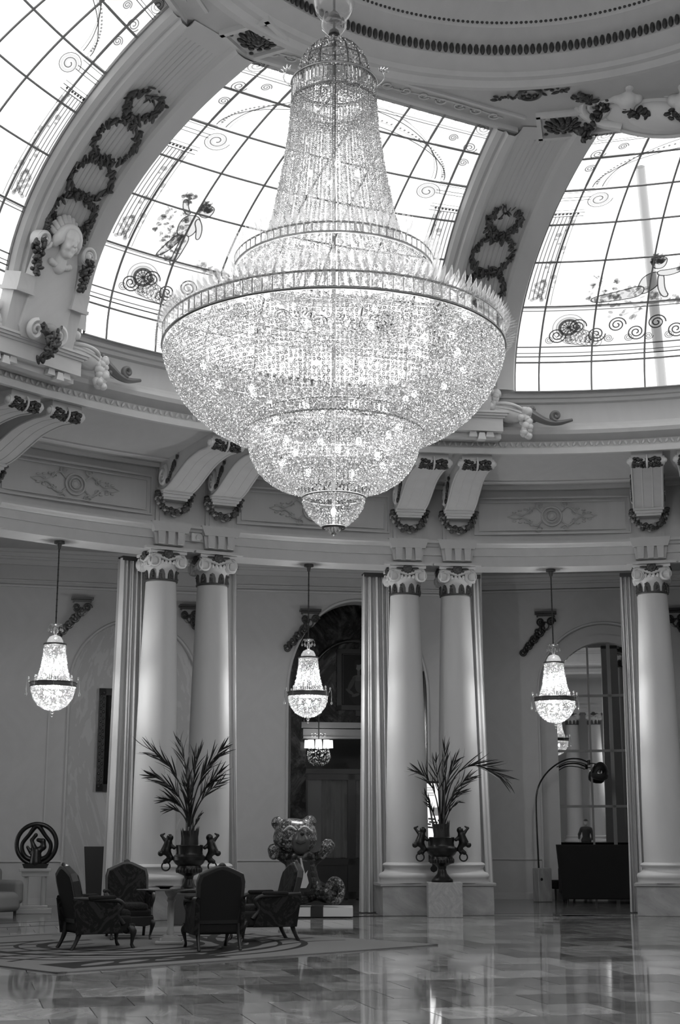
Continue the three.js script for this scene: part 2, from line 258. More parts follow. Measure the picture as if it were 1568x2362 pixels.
// pilaster strips and triglyph blocks over each column
for (const a of colAz) {
  const g = structGroup('trim_block', `entablature block above ${a < -40 ? 'an unseen column beyond the left edge' : { '-28.8': 'first column from the left', '-24.5': 'second column from the left', '-8.27': 'third column from the left', '-4.02': 'fourth column from the left', '12.2': 'rightmost column' }[a] ?? 'a column outside the frame'}`, 'frieze block');
  const p = P(a, 14.1, 0); g.position.set(p.x, 0, p.z); g.rotation.y = -D(a);
  part('strip', [bx(.6, 1.18, .09, 0, 8.07, .02), bx(.46, .62, .03, 0, 7.83, .075)], M.plaster, g);
  part('cap', xf(extr([[-.35, 0], [-.42, .19], [.42, .19], [.35, 0]], .2), 0, 7.32, 0), M.plaster, g);
  part('block', xf(extr([[-.3, 0], [-.34, .25], [.34, .25], [.3, 0]], .1), 0, 7.07, 0), M.plaster, g);
  for (const s of [-1, 0, 1]) part('triglyph', xf(extr([[-.055, 0], [-.075, .26], [.075, .26], [.055, 0]], .1), s * .2, 7.08, .09), M.plaster, g);
  part('ledge', bx(1.0, .05, .16, 0, 7.0, .05), M.plaster, g);
}
{ const p = P(-26.6, 14.0, 7.27); const t = thing('alarm_box', 'small white alarm box on the entablature between two left columns', 'alarm', p, -D(-26.6)); part('case', rb(.2, .17, .07, .02), M.white, t); part('sounder', xf(cyl(.065, .06, .06, 0, 0, 0, 20), .05, 0, .03, PI / 2), grey(.5), t); }

// ---------------------------------------------------------------- glazed dome: eight windows, ribs, crown
const Ct = { x: 4.07, z: -13.2 }, HB = 9.75, HT = 12.4, RBASE = 10.85;
const rotAbout = (p, c, deg) => { const a = D(deg), dx = p[0] - c.x, dz = p[1] - c.z; return [c.x + dx * Math.cos(a) - dz * Math.sin(a), c.z + dx * Math.sin(a) + dz * Math.cos(a)]; };
const TL0 = [-1.2, -18.53], TR0 = [2.42, -20.51];
const side = k => ({ a0: -45.4 + 44.9 * k, a1: -9.2 + 44.9 * k, TL: rotAbout(TL0, Ct, 45 * k), TR: rotAbout(TR0, Ct, 45 * k) });
function domeAt(s, u, phi) {                                           // a point of the glass surface
  const b = P(lerp(s.a0, s.a1, u), RBASE), w = Math.pow(1 - Math.cos(phi), 1.12);
  return V(lerp(b.x, lerp(s.TL[0], s.TR[0], u), w), HB + (HT - HB) * Math.sin(phi), lerp(b.z, lerp(s.TL[1], s.TR[1], u), w));
}
const arcTab = (() => { const s = side(0), t = [0]; let q = domeAt(s, .5, 0); for (let i = 1; i <= 200; i++) { const p = domeAt(s, .5, i / 200 * PI / 2); t.push(t[i - 1] + p.distanceTo(q)); q = p; } return t.map(x => x / t[200]); })();
const phiOf = v => { let i = 0; while (i < 199 && arcTab[i + 1] < v) i++; return (i + (v - arcTab[i]) / (arcTab[i + 1] - arcTab[i])) / 200 * PI / 2; };
const vRows = [0, .082, .245, .4, .55, .70, .85, 1], uCols = (() => { const w = [.46, 1, 1, 1, 1, 1, 1, .46], t = w.reduce((a, b) => a + b), r = [0]; w.forEach(x => r.push(r[r.length - 1] + x / t)); r[8] = 1; return r; })();
// the painted glass: an arcade with a frieze, garlands and a child, in thin grey line and wash
function paintedGlass(standing) {
  return canvasTex(1400, 1600, (c, w, h) => {
    const X = u => u * w, Y = v => (1 - v) * h, g = (a) => `rgba(24,24,24,${Math.min(.93, a * 2.1)})`;
    c.fillStyle = '#fcfcfc'; c.fillRect(0, 0, w, h);
    const line = (pts, lw, a) => { c.lineWidth = lw; c.strokeStyle = g(a); c.beginPath(); pts.forEach((p, i) => i ? c.lineTo(X(p[0]), Y(p[1])) : c.moveTo(X(p[0]), Y(p[1]))); c.stroke(); };
    const disc = (u, v, r, a) => { c.fillStyle = g(a); c.beginPath(); c.arc(X(u), Y(v), r, 0, 7); c.fill(); };
    const oval = (u, v, rx, ry, a, rot = 0) => { c.fillStyle = g(a); c.beginPath(); c.ellipse(X(u), Y(v), rx, ry, rot, 0, 7); c.fill(); };
    const curl = (u, v, r, s, a, lw = 4) => { c.lineWidth = lw; c.strokeStyle = g(a); c.beginPath(); for (let i = 0; i <= 40; i++) { const t = i / 40, q = r * (1 - .85 * t), x = X(u) + q * Math.cos(s * t * 14), y = Y(v) + q * Math.sin(s * t * 14); i ? c.lineTo(x, y) : c.moveTo(x, y); } c.stroke(); };
    // entablature bands over the clear bottom row
    for (const [v, lw, a] of [[.098, 5, .55], [.108, 3, .4], [.125, 5, .4], [.232, 4, .35], [.24, 3, .3]]) line([[0, v], [1, v]], lw, a);
    c.fillStyle = g(.12); c.fillRect(0, Y(.245), w, Y(.1) - Y(.245));
    for (let k = 0; k < 8; k++) for (const s of [-1, 1]) { const u = .5 + s * (.06 + k * .055); if (Math.abs(u - .5) < .42) { curl(u, .17 + (k % 2 ? .012 : -.012), 36, s * (k % 2 ? 1 : -1), .4, 5); curl(u + s * .02, .145, 18, -s, .3, 3); } }
    for (const s of [-1, 1]) { const u = .5 + s * .36; disc(u, .18, 46, .12); for (let q = 0; q < 4; q++) { c.lineWidth = q === 1 ? 12 : 4; c.strokeStyle = g(.2 + .15 * (q === 1)); c.beginPath(); c.arc(X(u), Y(.18), 20 + q * 14, 0, 7); c.stroke(); } for (let q = 0; q < 12; q++) { c.lineWidth = 3; c.strokeStyle = g(.5); c.beginPath(); c.moveTo(X(u), Y(.18)); c.lineTo(X(u) + 34 * Math.cos(q * PI / 6), Y(.18) + 34 * Math.sin(q * PI / 6)); c.stroke(); } for (let q = 0; q < 7; q++) curl(u - s * (.01 + q * .012), .155 - q * .003, 50 - q * 3, s, .18, 4); }
    // side pilasters with ionic capitals
    for (const s of [0, 1]) {
      const e = u => s ? 1 - u : u;
      c.fillStyle = g(.13); c.fillRect(X(Math.min(e(0), e(.075))), Y(.6), X(.075), Y(.25) - Y(.6));
      for (const u of [.012, .024, .036, .048, .06]) line([[e(u), .27], [e(u), .585]], 4, .3);
      line([[e(.078), .25], [e(.078), .6]], 3, .35);
      for (const [v, a] of [[.585, .4], [.6, .5], [.612, .3], [.655, .4], [.668, .5], [.69, .35], [.705, .3]]) line([[e(0), v], [e(.1), v]], 4, a);
      for (let q = 0; q < 7; q++) disc(e(.008 + q * .012), .595, 6, .5);
      curl(e(.13), .655, 62, s ? -1 : 1, .32, 5); curl(e(.13), .655, 48, s ? -1 : 1, .18, 12);
      for (let q = 0; q < 16; q++) disc(e(.06 + .02 * Math.sin(q)), .58 - q * .018, 9 + 5 * Math.sin(q * 2), .16);
      for (let q = 0; q < 26; q++) disc(e(.02 + .03 * Math.abs(Math.sin(q * 7))), .3 + .04 * Math.sin(q * 3.1), 9, .14);
      // arch springing from the capital to the crown
      for (const [d, lw, a] of [[0, 5, .4], [.02, 3, .3], [.035, 9, .12], [.055, 5, .4], [.075, 3, .3]]) { const pts = []; for (let q = 0; q <= 30; q++) { const t = q / 30; pts.push([e(.09 + d * .6 + .41 * (1 - Math.cos(t * PI / 2)) * (1 - d * .6)), .71 + (.16 + d) * Math.sin(t * PI / 2)]); } line(pts, lw, a); }
      for (let q = 0; q < 30; q++) { const t = q / 30; disc(e(.1 + .4 * (1 - Math.cos(t * PI / 2))), .725 + .17 * Math.sin(t * PI / 2), 6, .3); }
      c.fillStyle = g(.16); c.beginPath(); c.moveTo(X(e(.01)), Y(.72)); c.lineTo(X(e(.01)), Y(.92)); c.lineTo(X(e(.4)), Y(.92)); c.quadraticCurveTo(X(e(.14)), Y(.9), X(e(.09)), Y(.72)); c.fill();
      curl(e(.05), .87, 40, 1, .35); curl(e(.13), .895, 26, -1, .3); curl(e(.05), .8, 28, -1, .3); curl(e(.035), .965, 46, 1, .28, 6); curl(e(.035), .965, 34, 1, .2, 4);
    }
    for (const [v, a] of [[.925, .4], [.935, .3], [.99, .35]]) line([[0, v], [1, v]], 5, a);
    for (let q = 0; q < 16; q++) { curl(.1 + q * .053, .96, 20, q % 2 ? 1 : -1, .22, 3); }
    // keystone flowers and hanging garland
    let sd = 3; const rn = () => (sd = (sd * 16807) % 2147483647) / 2147483647;
    const leaves = (u, v, n, sp, a) => { for (let q = 0; q < n; q++) oval(u + (rn() - .5) * sp, v + (rn() - .5) * sp, 5 + rn() * 12, 3 + rn() * 6, a * (.5 + rn()) * .17, rn() * 3); };
    leaves(.5, .9, 90, .07, .4); leaves(.5, .83, 50, .06, .3);
    for (let q = 0; q <= 60; q++) { const t = q / 60; leaves(lerp(standing ? .28 : .36, standing ? .74 : .9, t), .235 - .03 * Math.sin(t * PI) + (standing ? .02 : .03) * (1 - t), 8, .025, .42); if (q % 3 === 0) leaves(lerp(.36, .64, t), .83 - .03 * Math.sin(t * PI), 5, .02, .3); }
    // the child: rounded washes with a darker head of curls
    const flesh = (pts) => { const n = pts.length, mid = (a, b) => [(X(a[0]) + X(b[0])) / 2, (Y(a[1]) + Y(b[1])) / 2]; c.beginPath(); c.moveTo(...mid(pts[n - 1], pts[0])); pts.forEach((p, i) => c.quadraticCurveTo(X(p[0]), Y(p[1]), ...mid(p, pts[(i + 1) % n]))); c.closePath(); c.fillStyle = '#a2a2a2'; c.fill(); c.lineWidth = 5; c.strokeStyle = g(.36); c.stroke(); };
    const limbs = standing ? [[[.185, .388], [.228, .395], [.238, .36], [.228, .322], [.188, .316], [.176, .35]], [[.225, .39], [.25, .362], [.257, .325], [.244, .32], [.234, .352], [.218, .372]], [[.187, .385], [.163, .405], [.154, .432], [.167, .436], [.18, .41], [.197, .395]], [[.203, .326], [.228, .326], [.224, .28], [.214, .238], [.198, .232], [.202, .275]], [[.186, .322], [.207, .322], [.192, .28], [.166, .25], [.15, .246], [.168, .285]]]
      : [[[.335, .335], [.378, .348], [.388, .31], [.362, .28], [.328, .268], [.32, .3]], [[.34, .305], [.34, .266], [.27, .256], [.195, .252], [.19, .27], [.26, .284]], [[.374, .336], [.392, .336], [.398, .285], [.414, .26], [.396, .255], [.378, .285]], [[.37, .348], [.41, .348], [.448, .356], [.448, .342], [.41, .326], [.373, .33]]];
    limbs.forEach(flesh);
    const [hu, hv] = standing ? [.234, .415] : [.372, .376]; flesh([[hu - .02, hv + .02], [hu + .02, hv + .02], [hu + .024, hv], [hu + .015, hv - .022], [hu - .012, hv - .022], [hu - .022, hv]]); leaves(hu - .004, hv + .014, 50, .032, 1.3);
    for (const [u, v, n, sp] of standing ? [[.163, .44, 40, .04], [.165, .345, 110, .1], [.18, .28, 60, .07]] : [[.46, .345, 60, .06], [.23, .295, 70, .1], [.3, .25, 50, .1]]) leaves(u, v, n, sp, .9);
  });
}
const paneTint = .92;
const gB = paintedGlass(true), gC = paintedGlass(false);
const paneMat = t => grey(paneTint, { map: t, roughness: .34, transmission: 1, thickness: 0, ior: 1.45 });
const mB = paneMat(gB), mC = paneMat(gC), mClear = grey(.9, { roughness: .34, transmission: 1, thickness: 0 });
const winLabel = { '-1': 'painted glass dome window at the upper left corner', 0: 'painted glass dome window behind the great chandelier', 1: 'painted glass dome window with a reclining child, right' };
for (let k = -1; k < 7; k++) {
  const s = side(k), near = k <= 1;
  const g = structGroup(`window_${k + 2}`, winLabel[k] ?? ['glazed dome window just beyond the right edge', 'glazed dome window on the right side behind the frame', 'glazed dome window right above the camera', 'glazed dome window on the left side behind the frame', 'glazed dome window just beyond the left edge'][k - 2], 'window');
  if (near) {
    for (let j = 0; j < 7; j++) for (let i = 0; i < 8; i++) {
      const f = (u, v) => domeAt(s, lerp(uCols[i], uCols[i + 1], u), phiOf(lerp(vRows[j], vRows[j + 1], v)));
      const q = patch(f, 3, 4, 3), uv = q.attributes.uv; for (let n = 0; n < uv.count; n++) uv.setXY(n, lerp(uCols[i], uCols[i + 1], uv.getX(n)), lerp(vRows[j], vRows[j + 1], uv.getY(n)));
      part('pane', q, k === 1 ? mC : mB, g);
    }
    for (const u of uCols) { const pts = []; for (let i = 0; i <= 24; i++) pts.push(domeAt(s, u, phiOf(i / 24))); part('glazing_bar', tube(pts, .019, 40, 5), M.bar, g); }
    for (const v of vRows) { const pts = []; for (let i = 0; i <= 12; i++) pts.push(domeAt(s, i / 12, phiOf(v))); part('glazing_bar', tube(pts, .019, 20, 5), M.bar, g); }
  } else part('pane', patch((u, v) => domeAt(s, u, phiOf(v)), 8, 14, 3), mClear, g);
}
// iron beam standing outside the right-hand window
single('roof_beam', [taper([atZ(1476, 385, 24.6), atZ(1502, 640, 26.3), atZ(1528, 905, 27.4)], [.09, .1, .1], 10, 6)], grey(.4), 'grey sloping iron rafter outside the right dome window', 'beam');

// ribs between the windows: a moulded surface on an inward-pointing profile
const ribProfile = [[0, 0], [.03, .1], [.08, .13], [.11, .11], [.13, .17], [.19, .19], [.22, .15], [.25, .08], [.27, .02], [.5, .01], [.73, .02], [.75, .08], [.78, .12], [.86, .14], [.97, .11], [1, 0]];
function ribPoint(s, n, t, phi, out) {
  const A = domeAt(s, 1, phi), B = domeAt(n, 0, phi), e = .02, A2 = domeAt(s, 1, phi + e), B2 = domeAt(n, 0, phi + e);
  const p = A.clone().lerp(B, t), across = B.clone().sub(A), along = A2.lerp(B2, .5).sub(A.clone().lerp(B, .5)), nn = across.cross(along).normalize();
  return p.addScaledVector(nn, -out);
}
for (let k = -2; k < 6; k++) {
  const s = side(k), n = side(k + 1), seen = k === -1 || k === 0, deep = new THREE.BufferGeometry();
  const probe = ribPoint(s, n, .5, .4, 0), test = ribPoint(s, n, .5, .4, .2), sg = Math.hypot(test.x - 3.8, test.z + 14.5) < Math.hypot(probe.x - 3.8, probe.z + 14.5) ? 1 : -1;
  const g = structGroup('trim_rib', k === -1 ? 'moulded plaster dome rib with wreaths, left of the chandelier' : k === 0 ? 'moulded plaster dome rib with wreaths, right of the chandelier' : { '-2': 'plain dome rib beyond the left edge', 1: 'plain dome rib beyond the right edge', 2: 'plain dome rib on the right side behind the frame', 3: 'plain dome rib right above the camera', 4: 'plain dome rib on the left side behind the frame', 5: 'plain dome rib far left behind the frame' }[k], 'dome rib');
  part('rib', [patch((u, v) => { const i = Math.round(u * (ribProfile.length - 1)); return ribPoint(s, n, ribProfile[i][0], v * PI / 2 * .999, sg * ribProfile[i][1]); }, ribProfile.length - 1, 28, .35), patch((u, v) => ribPoint(s, n, u, v * PI / 2 * .999, -sg * .06), 2, 20, 3)], M.plaster, g);
  if (seen) {
    // fine vertical flutes in the sunk panel
    const fl = []; for (let q = 0; q < 9; q++) { const pts = []; for (let i = 0; i <= 16; i++) pts.push(ribPoint(s, n, .3 + q * .05, lerp(.35, 1.5, i / 16), sg * .012)); fl.push(tube(pts, .012, 24, 4)); }
    part('flute', fl, M.plaster, g);
    // wreath garland: dark leaves on overlapping ovals
    const t = thing('wreath_garland', k === -1 ? 'dark gilt leaf wreaths climbing the left dome rib' : 'dark gilt leaf wreaths climbing the right dome rib', 'garland');
    const leafG = sph(.5, 0, 0, 0, .34, 1, .2, 6), spans = k === -1 ? [[.36, .47], [.47, .59], [.59, .72], [.72, .8]] : [[.27, .38], [.38, .5], [.5, .63], [.63, .72]];
    spans.forEach(([p0, p1], q) => {
      const gs = [], W = [.24, .23, .21, .17][q];
      for (const sd of [-1, 1]) for (let i = 0; i < 40; i++) {
        const t2 = (i + .5) / 40, open = q === 3, a = open ? t2 * PI * .8 : t2 * PI, ph = lerp(p0, p1, open ? t2 : .5 - .5 * Math.cos(a)) * PI / 2, un = .5 + sd * W * Math.sin(a) * 1.0;
        const o = ribPoint(s, n, un + rr(-.025, .025), ph + rr(-.012, .012), sg * rr(.03, .1)), o2 = ribPoint(s, n, un, ph + .05, sg * .06);
        const dir = o2.sub(o).normalize(), qn = new THREE.Quaternion().setFromUnitVectors(V(0, 1, 0), dir.add(V(rr(-.7, .7), rr(-.7, .7), rr(-.7, .7))).normalize());
        gs.push(xf(leafG, new THREE.Matrix4().compose(o, qn, V(1, 1, 1).multiplyScalar(rr(.13, .2)))));
      }
      for (let i = 0; i < 12; i++) { const o = ribPoint(s, n, .5 + rr(-.07, .07), (p1 + rr(-.02, .02)) * PI / 2, sg * rr(.04, .12)); gs.push(xf(leafG, new THREE.Matrix4().compose(o, new THREE.Quaternion().setFromEuler(new THREE.Euler(rr(0, 6), rr(0, 6), rr(0, 6))), V(1, 1, 1).multiplyScalar(rr(.1, .17))))); }
      part('wreath', gs, M.gilt, t);
    });
  }
}
// crown: flat plate with a round opening, bands, moulded ring and shallow inner dome
const Cr = { x: 2.3, z: -14.7 };
{
  const out = []; for (let k = -1; k < 7; k++) { const s = side(k); out.push(s.TL, s.TR); }
  const hole = []; for (let i = 0; i < 96; i++) hole.push([Cr.x + 4.62 * Math.cos(i / 96 * 2 * PI), Cr.z + 4.62 * Math.sin(i / 96 * 2 * PI)]);
  const crown = structGroup('ceiling_crown', 'plaster crown ceiling above the dome with round moulded opening', 'ceiling');
  const grow = out.map(([x, z]) => { const dx = x - Ct.x, dz = z - Ct.z; return [Ct.x + dx * 1.03, Ct.z + dz * 1.03]; });
  part('plate', xf(extr(grow, .3, 0, [hole]), 0, HT + .3, 0, PI / 2), M.ceiling, crown);
  part('ring_moulding', ring([[4.66, 12.4], [4.64, 12.31], [4.52, 12.29], [4.44, 12.36], [4.36, 12.37], [4.3, 12.42], [4.18, 12.44], [4.12, 12.48], [4.06, 12.5], [4.03, 12.52], [4.0, 12.66], [3.95, 12.68], [3.9, 12.68], [3.82, 12.72], [3.68, 12.76], [3.64, 12.8], [3.6, 12.82], [3.52, 12.88], [3.3, 12.94], [3.24, 13.0], [3.0, 13.08], [2.5, 13.25], [1.6, 13.42], [.8, 13.5], [0, 13.52]], -180, 180, Cr.x, Cr.z, 120), M.ceiling, crown);
  const egg = sph(.062, 0, 0, 0, .58, 1.35, .55, 8); 
  for (let a = -88; a < 88; a += 1.3) { const o = part('egg', egg, M.darkGilt, crown); o.position.set(Cr.x + 3.98 * Math.sin(D(a)), 12.59, Cr.z - 3.98 * Math.cos(D(a))); o.rotation.y = -D(a); }
  const bead = sph(.03, 0, 0, 0, .8, 1, .6, 6), bm = []; for (let a = -88; a < 88; a += 1.1) bm.push(mx(Cr.x + 3.62 * Math.sin(D(a)), 12.81, Cr.z - 3.62 * Math.cos(D(a)), 0, -D(a))); stuff('bead_row', bead, M.darkGilt, bm, crown);
  for (let k = -1; k < 3; k++) {
    const s = side(k), L = Math.hypot(s.TR[0] - s.TL[0], s.TR[1] - s.TL[1]), th = Math.atan2(-(s.TR[1] - s.TL[1]), s.TR[0] - s.TL[0]);
    const g = new THREE.Group(); g.name = 'scroll_band'; g.position.set(s.TL[0], HT, s.TL[1]); g.rotation.y = th; crown.add(g);
    part('band_edge', [bx(L + .8, .1, .07, L / 2, -.03, .035), bx(L + .6, .05, .05, L / 2, -.01, .4)], M.plaster, g);
    const gs = []; for (let q = 0; q < 13; q++) gs.push(xf(spiral(.1, 1.4, .016, q % 2 ? 1 : -1, q % 2 ? PI : 0, 24), .15 + q * L / 13, -.015, .22, PI / 2)); gs.push(tube([V(0, -.01, .22), V(L * .25, -.01, .27), V(L * .5, -.01, .17), V(L * .75, -.01, .27), V(L, -.01, .22)], .014, 40, 5));
    part('scroll', gs, M.plaster, g);
  }
  // rosette bosses at the corners, dark flower in a square frame
  const b1 = at(595, 90, HT - .03), b2 = at(1297, 287, HT - .03);
  [[b1, -27.5, 'square coffer with dark rosette left of the chandelier stem'], [b2, -11, 'square coffer with dark rosette right of the chandelier']].forEach(([p, a, label]) => {
    const t = thing('rosette_boss', label, 'rosette', p, D(a)); const F = .3;
    part('coffer_frame', [bx(.78, .1, .07, 0, 0, -.36), bx(.78, .1, .07, 0, 0, .36), bx(.07, .1, .78, -.36, 0, 0), bx(.07, .1, .78, .36, 0, 0), bx(.7, .02, .7, 0, .02, 0)], M.plaster, t);
    const gs = [sph(.07, 0, -.05, 0, 1, .8, 1, 8)]; for (let r = 0; r < 3; r++) for (let i = 0; i < 8 + r * 2; i++) { const q = i / (8 + r * 2) * 2 * PI + r * .3; gs.push(xf(new THREE.SphereGeometry(.08, 7, 5), Math.cos(q) * (.09 + r * .07), -.03, Math.sin(q) * (.09 + r * .07), 0, -q, .5, 1, .35, .55)); }
    part('rosette', gs, M.darkGilt, t);
    for (const [x, z] of [[-.27, -.27], [.27, -.27], [-.27, .27], [.27, .27]]) part('corner_leaf', sph(.035, x, -.01, z, 1, .4, 1, 6), M.darkGilt, t);
  });
  // dark leaf ornament in the spandrels beside the right boss
  for (const [px, py, a, sc, label] of [[1222, 214, -16, 1, 'dark scroll ornament in the crown spandrel above the right window'], [1348, 225, 30, .35, 'small dark leaf ornament beside the right rosette coffer']]) {
    const t = thing('spandrel_ornament', label, 'ornament', at(px, py, HT - .02), D(a)); const gs = [];
    for (let i = 0; i < 26; i++) { const u = (i / 25 - .5) * 1.1 * sc; gs.push(xf(new THREE.SphereGeometry(.06, 6, 5), u, -.02, rr(-.1, .1) * (1 - Math.abs(u) * .8), 0, rr(0, 3), 0, rr(.5, 1.3), .35, rr(.3, .6))); }
    gs.push(xf(torus(.16 * sc, .03, 0, -.02, 0, PI / 2), 0, 0, 0)); part('leaf_scroll', gs, M.darkGilt, t);
  }
}
// roof shell that keeps the sky out of the drum behind the cornice
struct('ceiling_roof', [ring([[11.25, 9.5], [34, 9.2], [34, 9.0], [11.3, 9.3]], -180, 180, C.x, C.z, 72)], M.ceiling, 'flat roof over the passage round the dome', 'roof');
struct('ceiling_lantern', [xf(new THREE.CylinderGeometry(5.2, 5.6, .2, 48), Cr.x, 13.75, Cr.z), ring([[5.3, 13.7], [5.0, 12.6]], -180, 180, Cr.x, Cr.z, 60)], M.ceiling, 'roof cap above the round crown opening', 'roof');

// ---------------------------------------------------------------- columns on marble pedestals
const colLabel = { '-28.8': 'leftmost white column, behind the left palm and armchairs', '-24.5': 'second white column from the left, right of the left palm', '-8.27': 'third white column, left of the right potted palm', '-4.02': 'fourth white column, right behind the right palm', '12.2': 'rightmost white column at the right edge' };
function makeColumn() {
  const t = thing('column', '', 'column', [0, 0, 0], 0, 'white columns round the hall');
  const sh = []; for (let i = 0; i <= 20; i++) { const q = i / 20; sh.push([.425 - .125 * Math.pow(q, 1.6), 1.0 + q * 5.4]); }
  part('shaft', lathe([[.0, 1.0], ...sh, [.0, 6.4]], 40, .5), M.column, t);
  part('base', lathe([[0, .62], [.56, .62], [.56, .7], [.57, .71], [.575, .76], [.55, .8], [.5, .82], [.47, .84], [.455, .88], [.47, .92], [.49, .93], [.5, .96], [.48, .99], [.43, 1.01], [0, 1.01]], 40, .9), M.column, t);
  part('neck_ring', torus(.31, .022, 0, 6.4, 0, PI / 2, 0, 40, 8), M.gilt, t);
  const cap = new THREE.Group(); cap.name = 'capital'; t.add(cap);
  part('bell', lathe([[0, 6.41], [.295, 6.41], [.3, 6.6], [.34, 6.66], [.36, 6.74], [0, 6.74]], 32, .6), M.ornament, cap);
  const leafS = []; for (let i = 0; i < 10; i++) { const a = i / 10 * 2 * PI + .3; leafS.push(xf(extr([[-.062, 0], [.062, 0], [.058, .1], [.035, .17], [0, .195], [-.035, .17], [-.058, .1]], .025, .006), Math.sin(a) * .285, 6.415, Math.cos(a) * .285, 0, a)); for (let q = 0; q < 5; q++) leafS.push(sph(.028, Math.sin(a + rr(-.14, .14)) * .315, 6.43 + q * .035, Math.cos(a + rr(-.14, .14)) * .315, 1, .9, .6, 6)); }
  part('leaf_panel', leafS, M.gilt, cap);
  for (let f = 0; f < 4; f++) for (const s of [-1, 1]) {
    const a = f * PI / 2, m = new THREE.Matrix4().makeRotationY(a).multiply(mx(s * .275, 6.755, .36, 0, s * .14));
    part('volute', [xf(new THREE.CylinderGeometry(.125, .125, .1, 28), m.clone().multiply(mx(0, 0, -.06, PI / 2))), xf(spiral(.125, 2.0, .022, -s, PI / 2, 48), m), xf(new THREE.SphereGeometry(.03, 8, 6), m)], M.ornament, cap);
  }
  for (let f = 0; f < 4; f++) { const m = new THREE.Matrix4().makeRotationY(f * PI / 2); part('echinus', [xf(tube([V(-.36, 6.86, .31), V(-.18, 6.85, .33), V(0, 6.8, .34), V(.18, 6.85, .33), V(.36, 6.86, .31)], .045, 16, 6), m), ...[-.12, -.04, .04, .12].map(x => xf(sph(.035, x, 6.74, .36, .9, 1.2, .7, 8), m))], M.ornament, cap); }
  const ab = []; for (let i = 0; i < 4; i++) { const a = PI / 4 + i * PI / 2, n = a + PI / 2; ab.push([.5 * Math.sin(a), .5 * Math.cos(a)]); for (let q = 1; q < 6; q++) { const w = q / 6, x = lerp(.5 * Math.sin(a), .5 * Math.sin(n), w), y = lerp(.5 * Math.cos(a), .5 * Math.cos(n), w), k = 1 - .1 * Math.sin(w * PI); ab.push([x * k, y * k]); } }
  part('abacus', [xf(extr(ab.map(p => [p[0] * 1.05, p[1] * 1.05]), .045, .01), 0, 6.965, 0, PI / 2), xf(extr(ab.map(p => [p[0] * .96, p[1] * .96]), .05, .01), 0, 6.915, 0, PI / 2)], M.ornament, cap);
  for (let f = 0; f < 4; f++) { const m = new THREE.Matrix4().makeRotationY(f * PI / 2), gs = [sph(.06, 0, 6.9, .38, 1, 1, .6, 8)]; for (let i = 0; i < 8; i++) gs.push(sph(.045, Math.cos(i * PI / 4) * .065, 6.9 + Math.sin(i * PI / 4) * .06, .37, 1, 1, .6, 6)); for (const s of [-1, 1]) gs.push(sph(.05, s * .16, 6.92, .36, 1.7, .4, .4, 6), sph(.035, s * .11, 6.86, .37, 1, .7, .5, 6)); part('flower', gs.map(q => xf(q, m)), M.gilt, cap); }
  return t;
}
const column0 = makeColumn();
pairs.forEach((pr, k) => {
  pr.forEach((a, i) => { const p = P(a, RC), l = colLabel[a] ?? ({ '-49.2': 'outer white column of the pair beyond the left edge', '-45': 'inner white column of the pair beyond the left edge', 16.5: 'white column just beyond the right edge', 32.6: 'inner white column of the far pair beyond the right edge', 36.9: 'outer white column of the far pair beyond the right edge', 118: 'near-side white column, first of six behind the camera', 122.2: 'near-side white column, second of six behind the camera', 163: 'near-side white column, third of six behind the camera', 167.2: 'near-side white column, fourth of six behind the camera', 184.6: 'near-side white column seen in the middle of the mirror', 188.9: 'near-side white column seen at the left of the mirror' })[a]; if (k === 0 && i === 0) { column0.position.copy(p); column0.rotation.y = -D(a); column0.userData.label = l; } else dup(column0, p, -D(a), l); });
  const am = (pr[0] + pr[1]) / 2, p = P(am, RC), hidden = k !== 1 && k !== 2 && k !== 3;
  const t = thing('pedestal', { 1: 'marble pedestal below the two left columns, behind the armchairs', 2: 'marble pedestal below the two middle columns, behind the urn', 3: 'marble pedestal of the rightmost column' }[k] ?? { 0: 'marble column pedestal beyond the left edge', 4: 'marble column pedestal beyond the right edge', 5: 'near-side marble pedestal at the right of the hall', 6: 'near-side marble pedestal right of the camera', 7: 'near-side marble pedestal seen in the mirror' }[k], 'pedestal', p, -D(am), 'marble pedestals of the column pairs');
  for (const s of [-1, 1]) part('block', rb(1.1, .555, 1.0, .01, s * .555, .2775, 0), M.plinth, t);
  part('ledge', rb(2.3, .06, 1.06, .012, 0, .588, 0), M.plinth, t);
});

// ---------------------------------------------------------------- curtains beside the column pairs
function curtain(a0, a1, b0, b1, H0, label, R, folds = 5, sd = 1) {
  // a = azimuth span at the head, b = at the hem
  const N = 60, rows = 12;
  const g = patch((u, v) => { const w = Math.pow(1 - v, 1.3), az = lerp(lerp(a0, a1, u), lerp(b0, b1, u), w), amp = lerp(.03, .06, w) * (.5 + .8 * Math.abs(Math.sin(u * 5 + sd))); const ph = u * folds * 2 * PI + sd + 1.3 * Math.sin(u * 9 + sd * 2) + .4 * Math.sin(v * 2.2 + u * 5 + sd); return P(az, R + amp * Math.sin(ph) + .03 * Math.sin(ph * 2.3 + v * 3), lerp(.02, H0, v)); }, N, rows, 2.5);
  const back = patch((u, v) => { const w = Math.pow(1 - v, 1.3), az = lerp(lerp(a0, a1, u), lerp(b0, b1, u), w); return P(az, R + .17, lerp(.02, H0, v)); }, 8, rows, 2.5, true);
  const o = thing('curtain', label, 'curtain', [0, 0, 0], 0, 'tall pale curtains beside the columns');
  part('cloth', [g, back], M.curtain, o);
  part('heading', ring([[R - .07, H0 - .06], [R - .07, H0 + .03], [R + .18, H0 + .03], [R + .18, H0 - .06]], Math.min(a0, a1), Math.max(a0, a1), C.x, C.z, 6), M.gilt, o);
  return o;
}
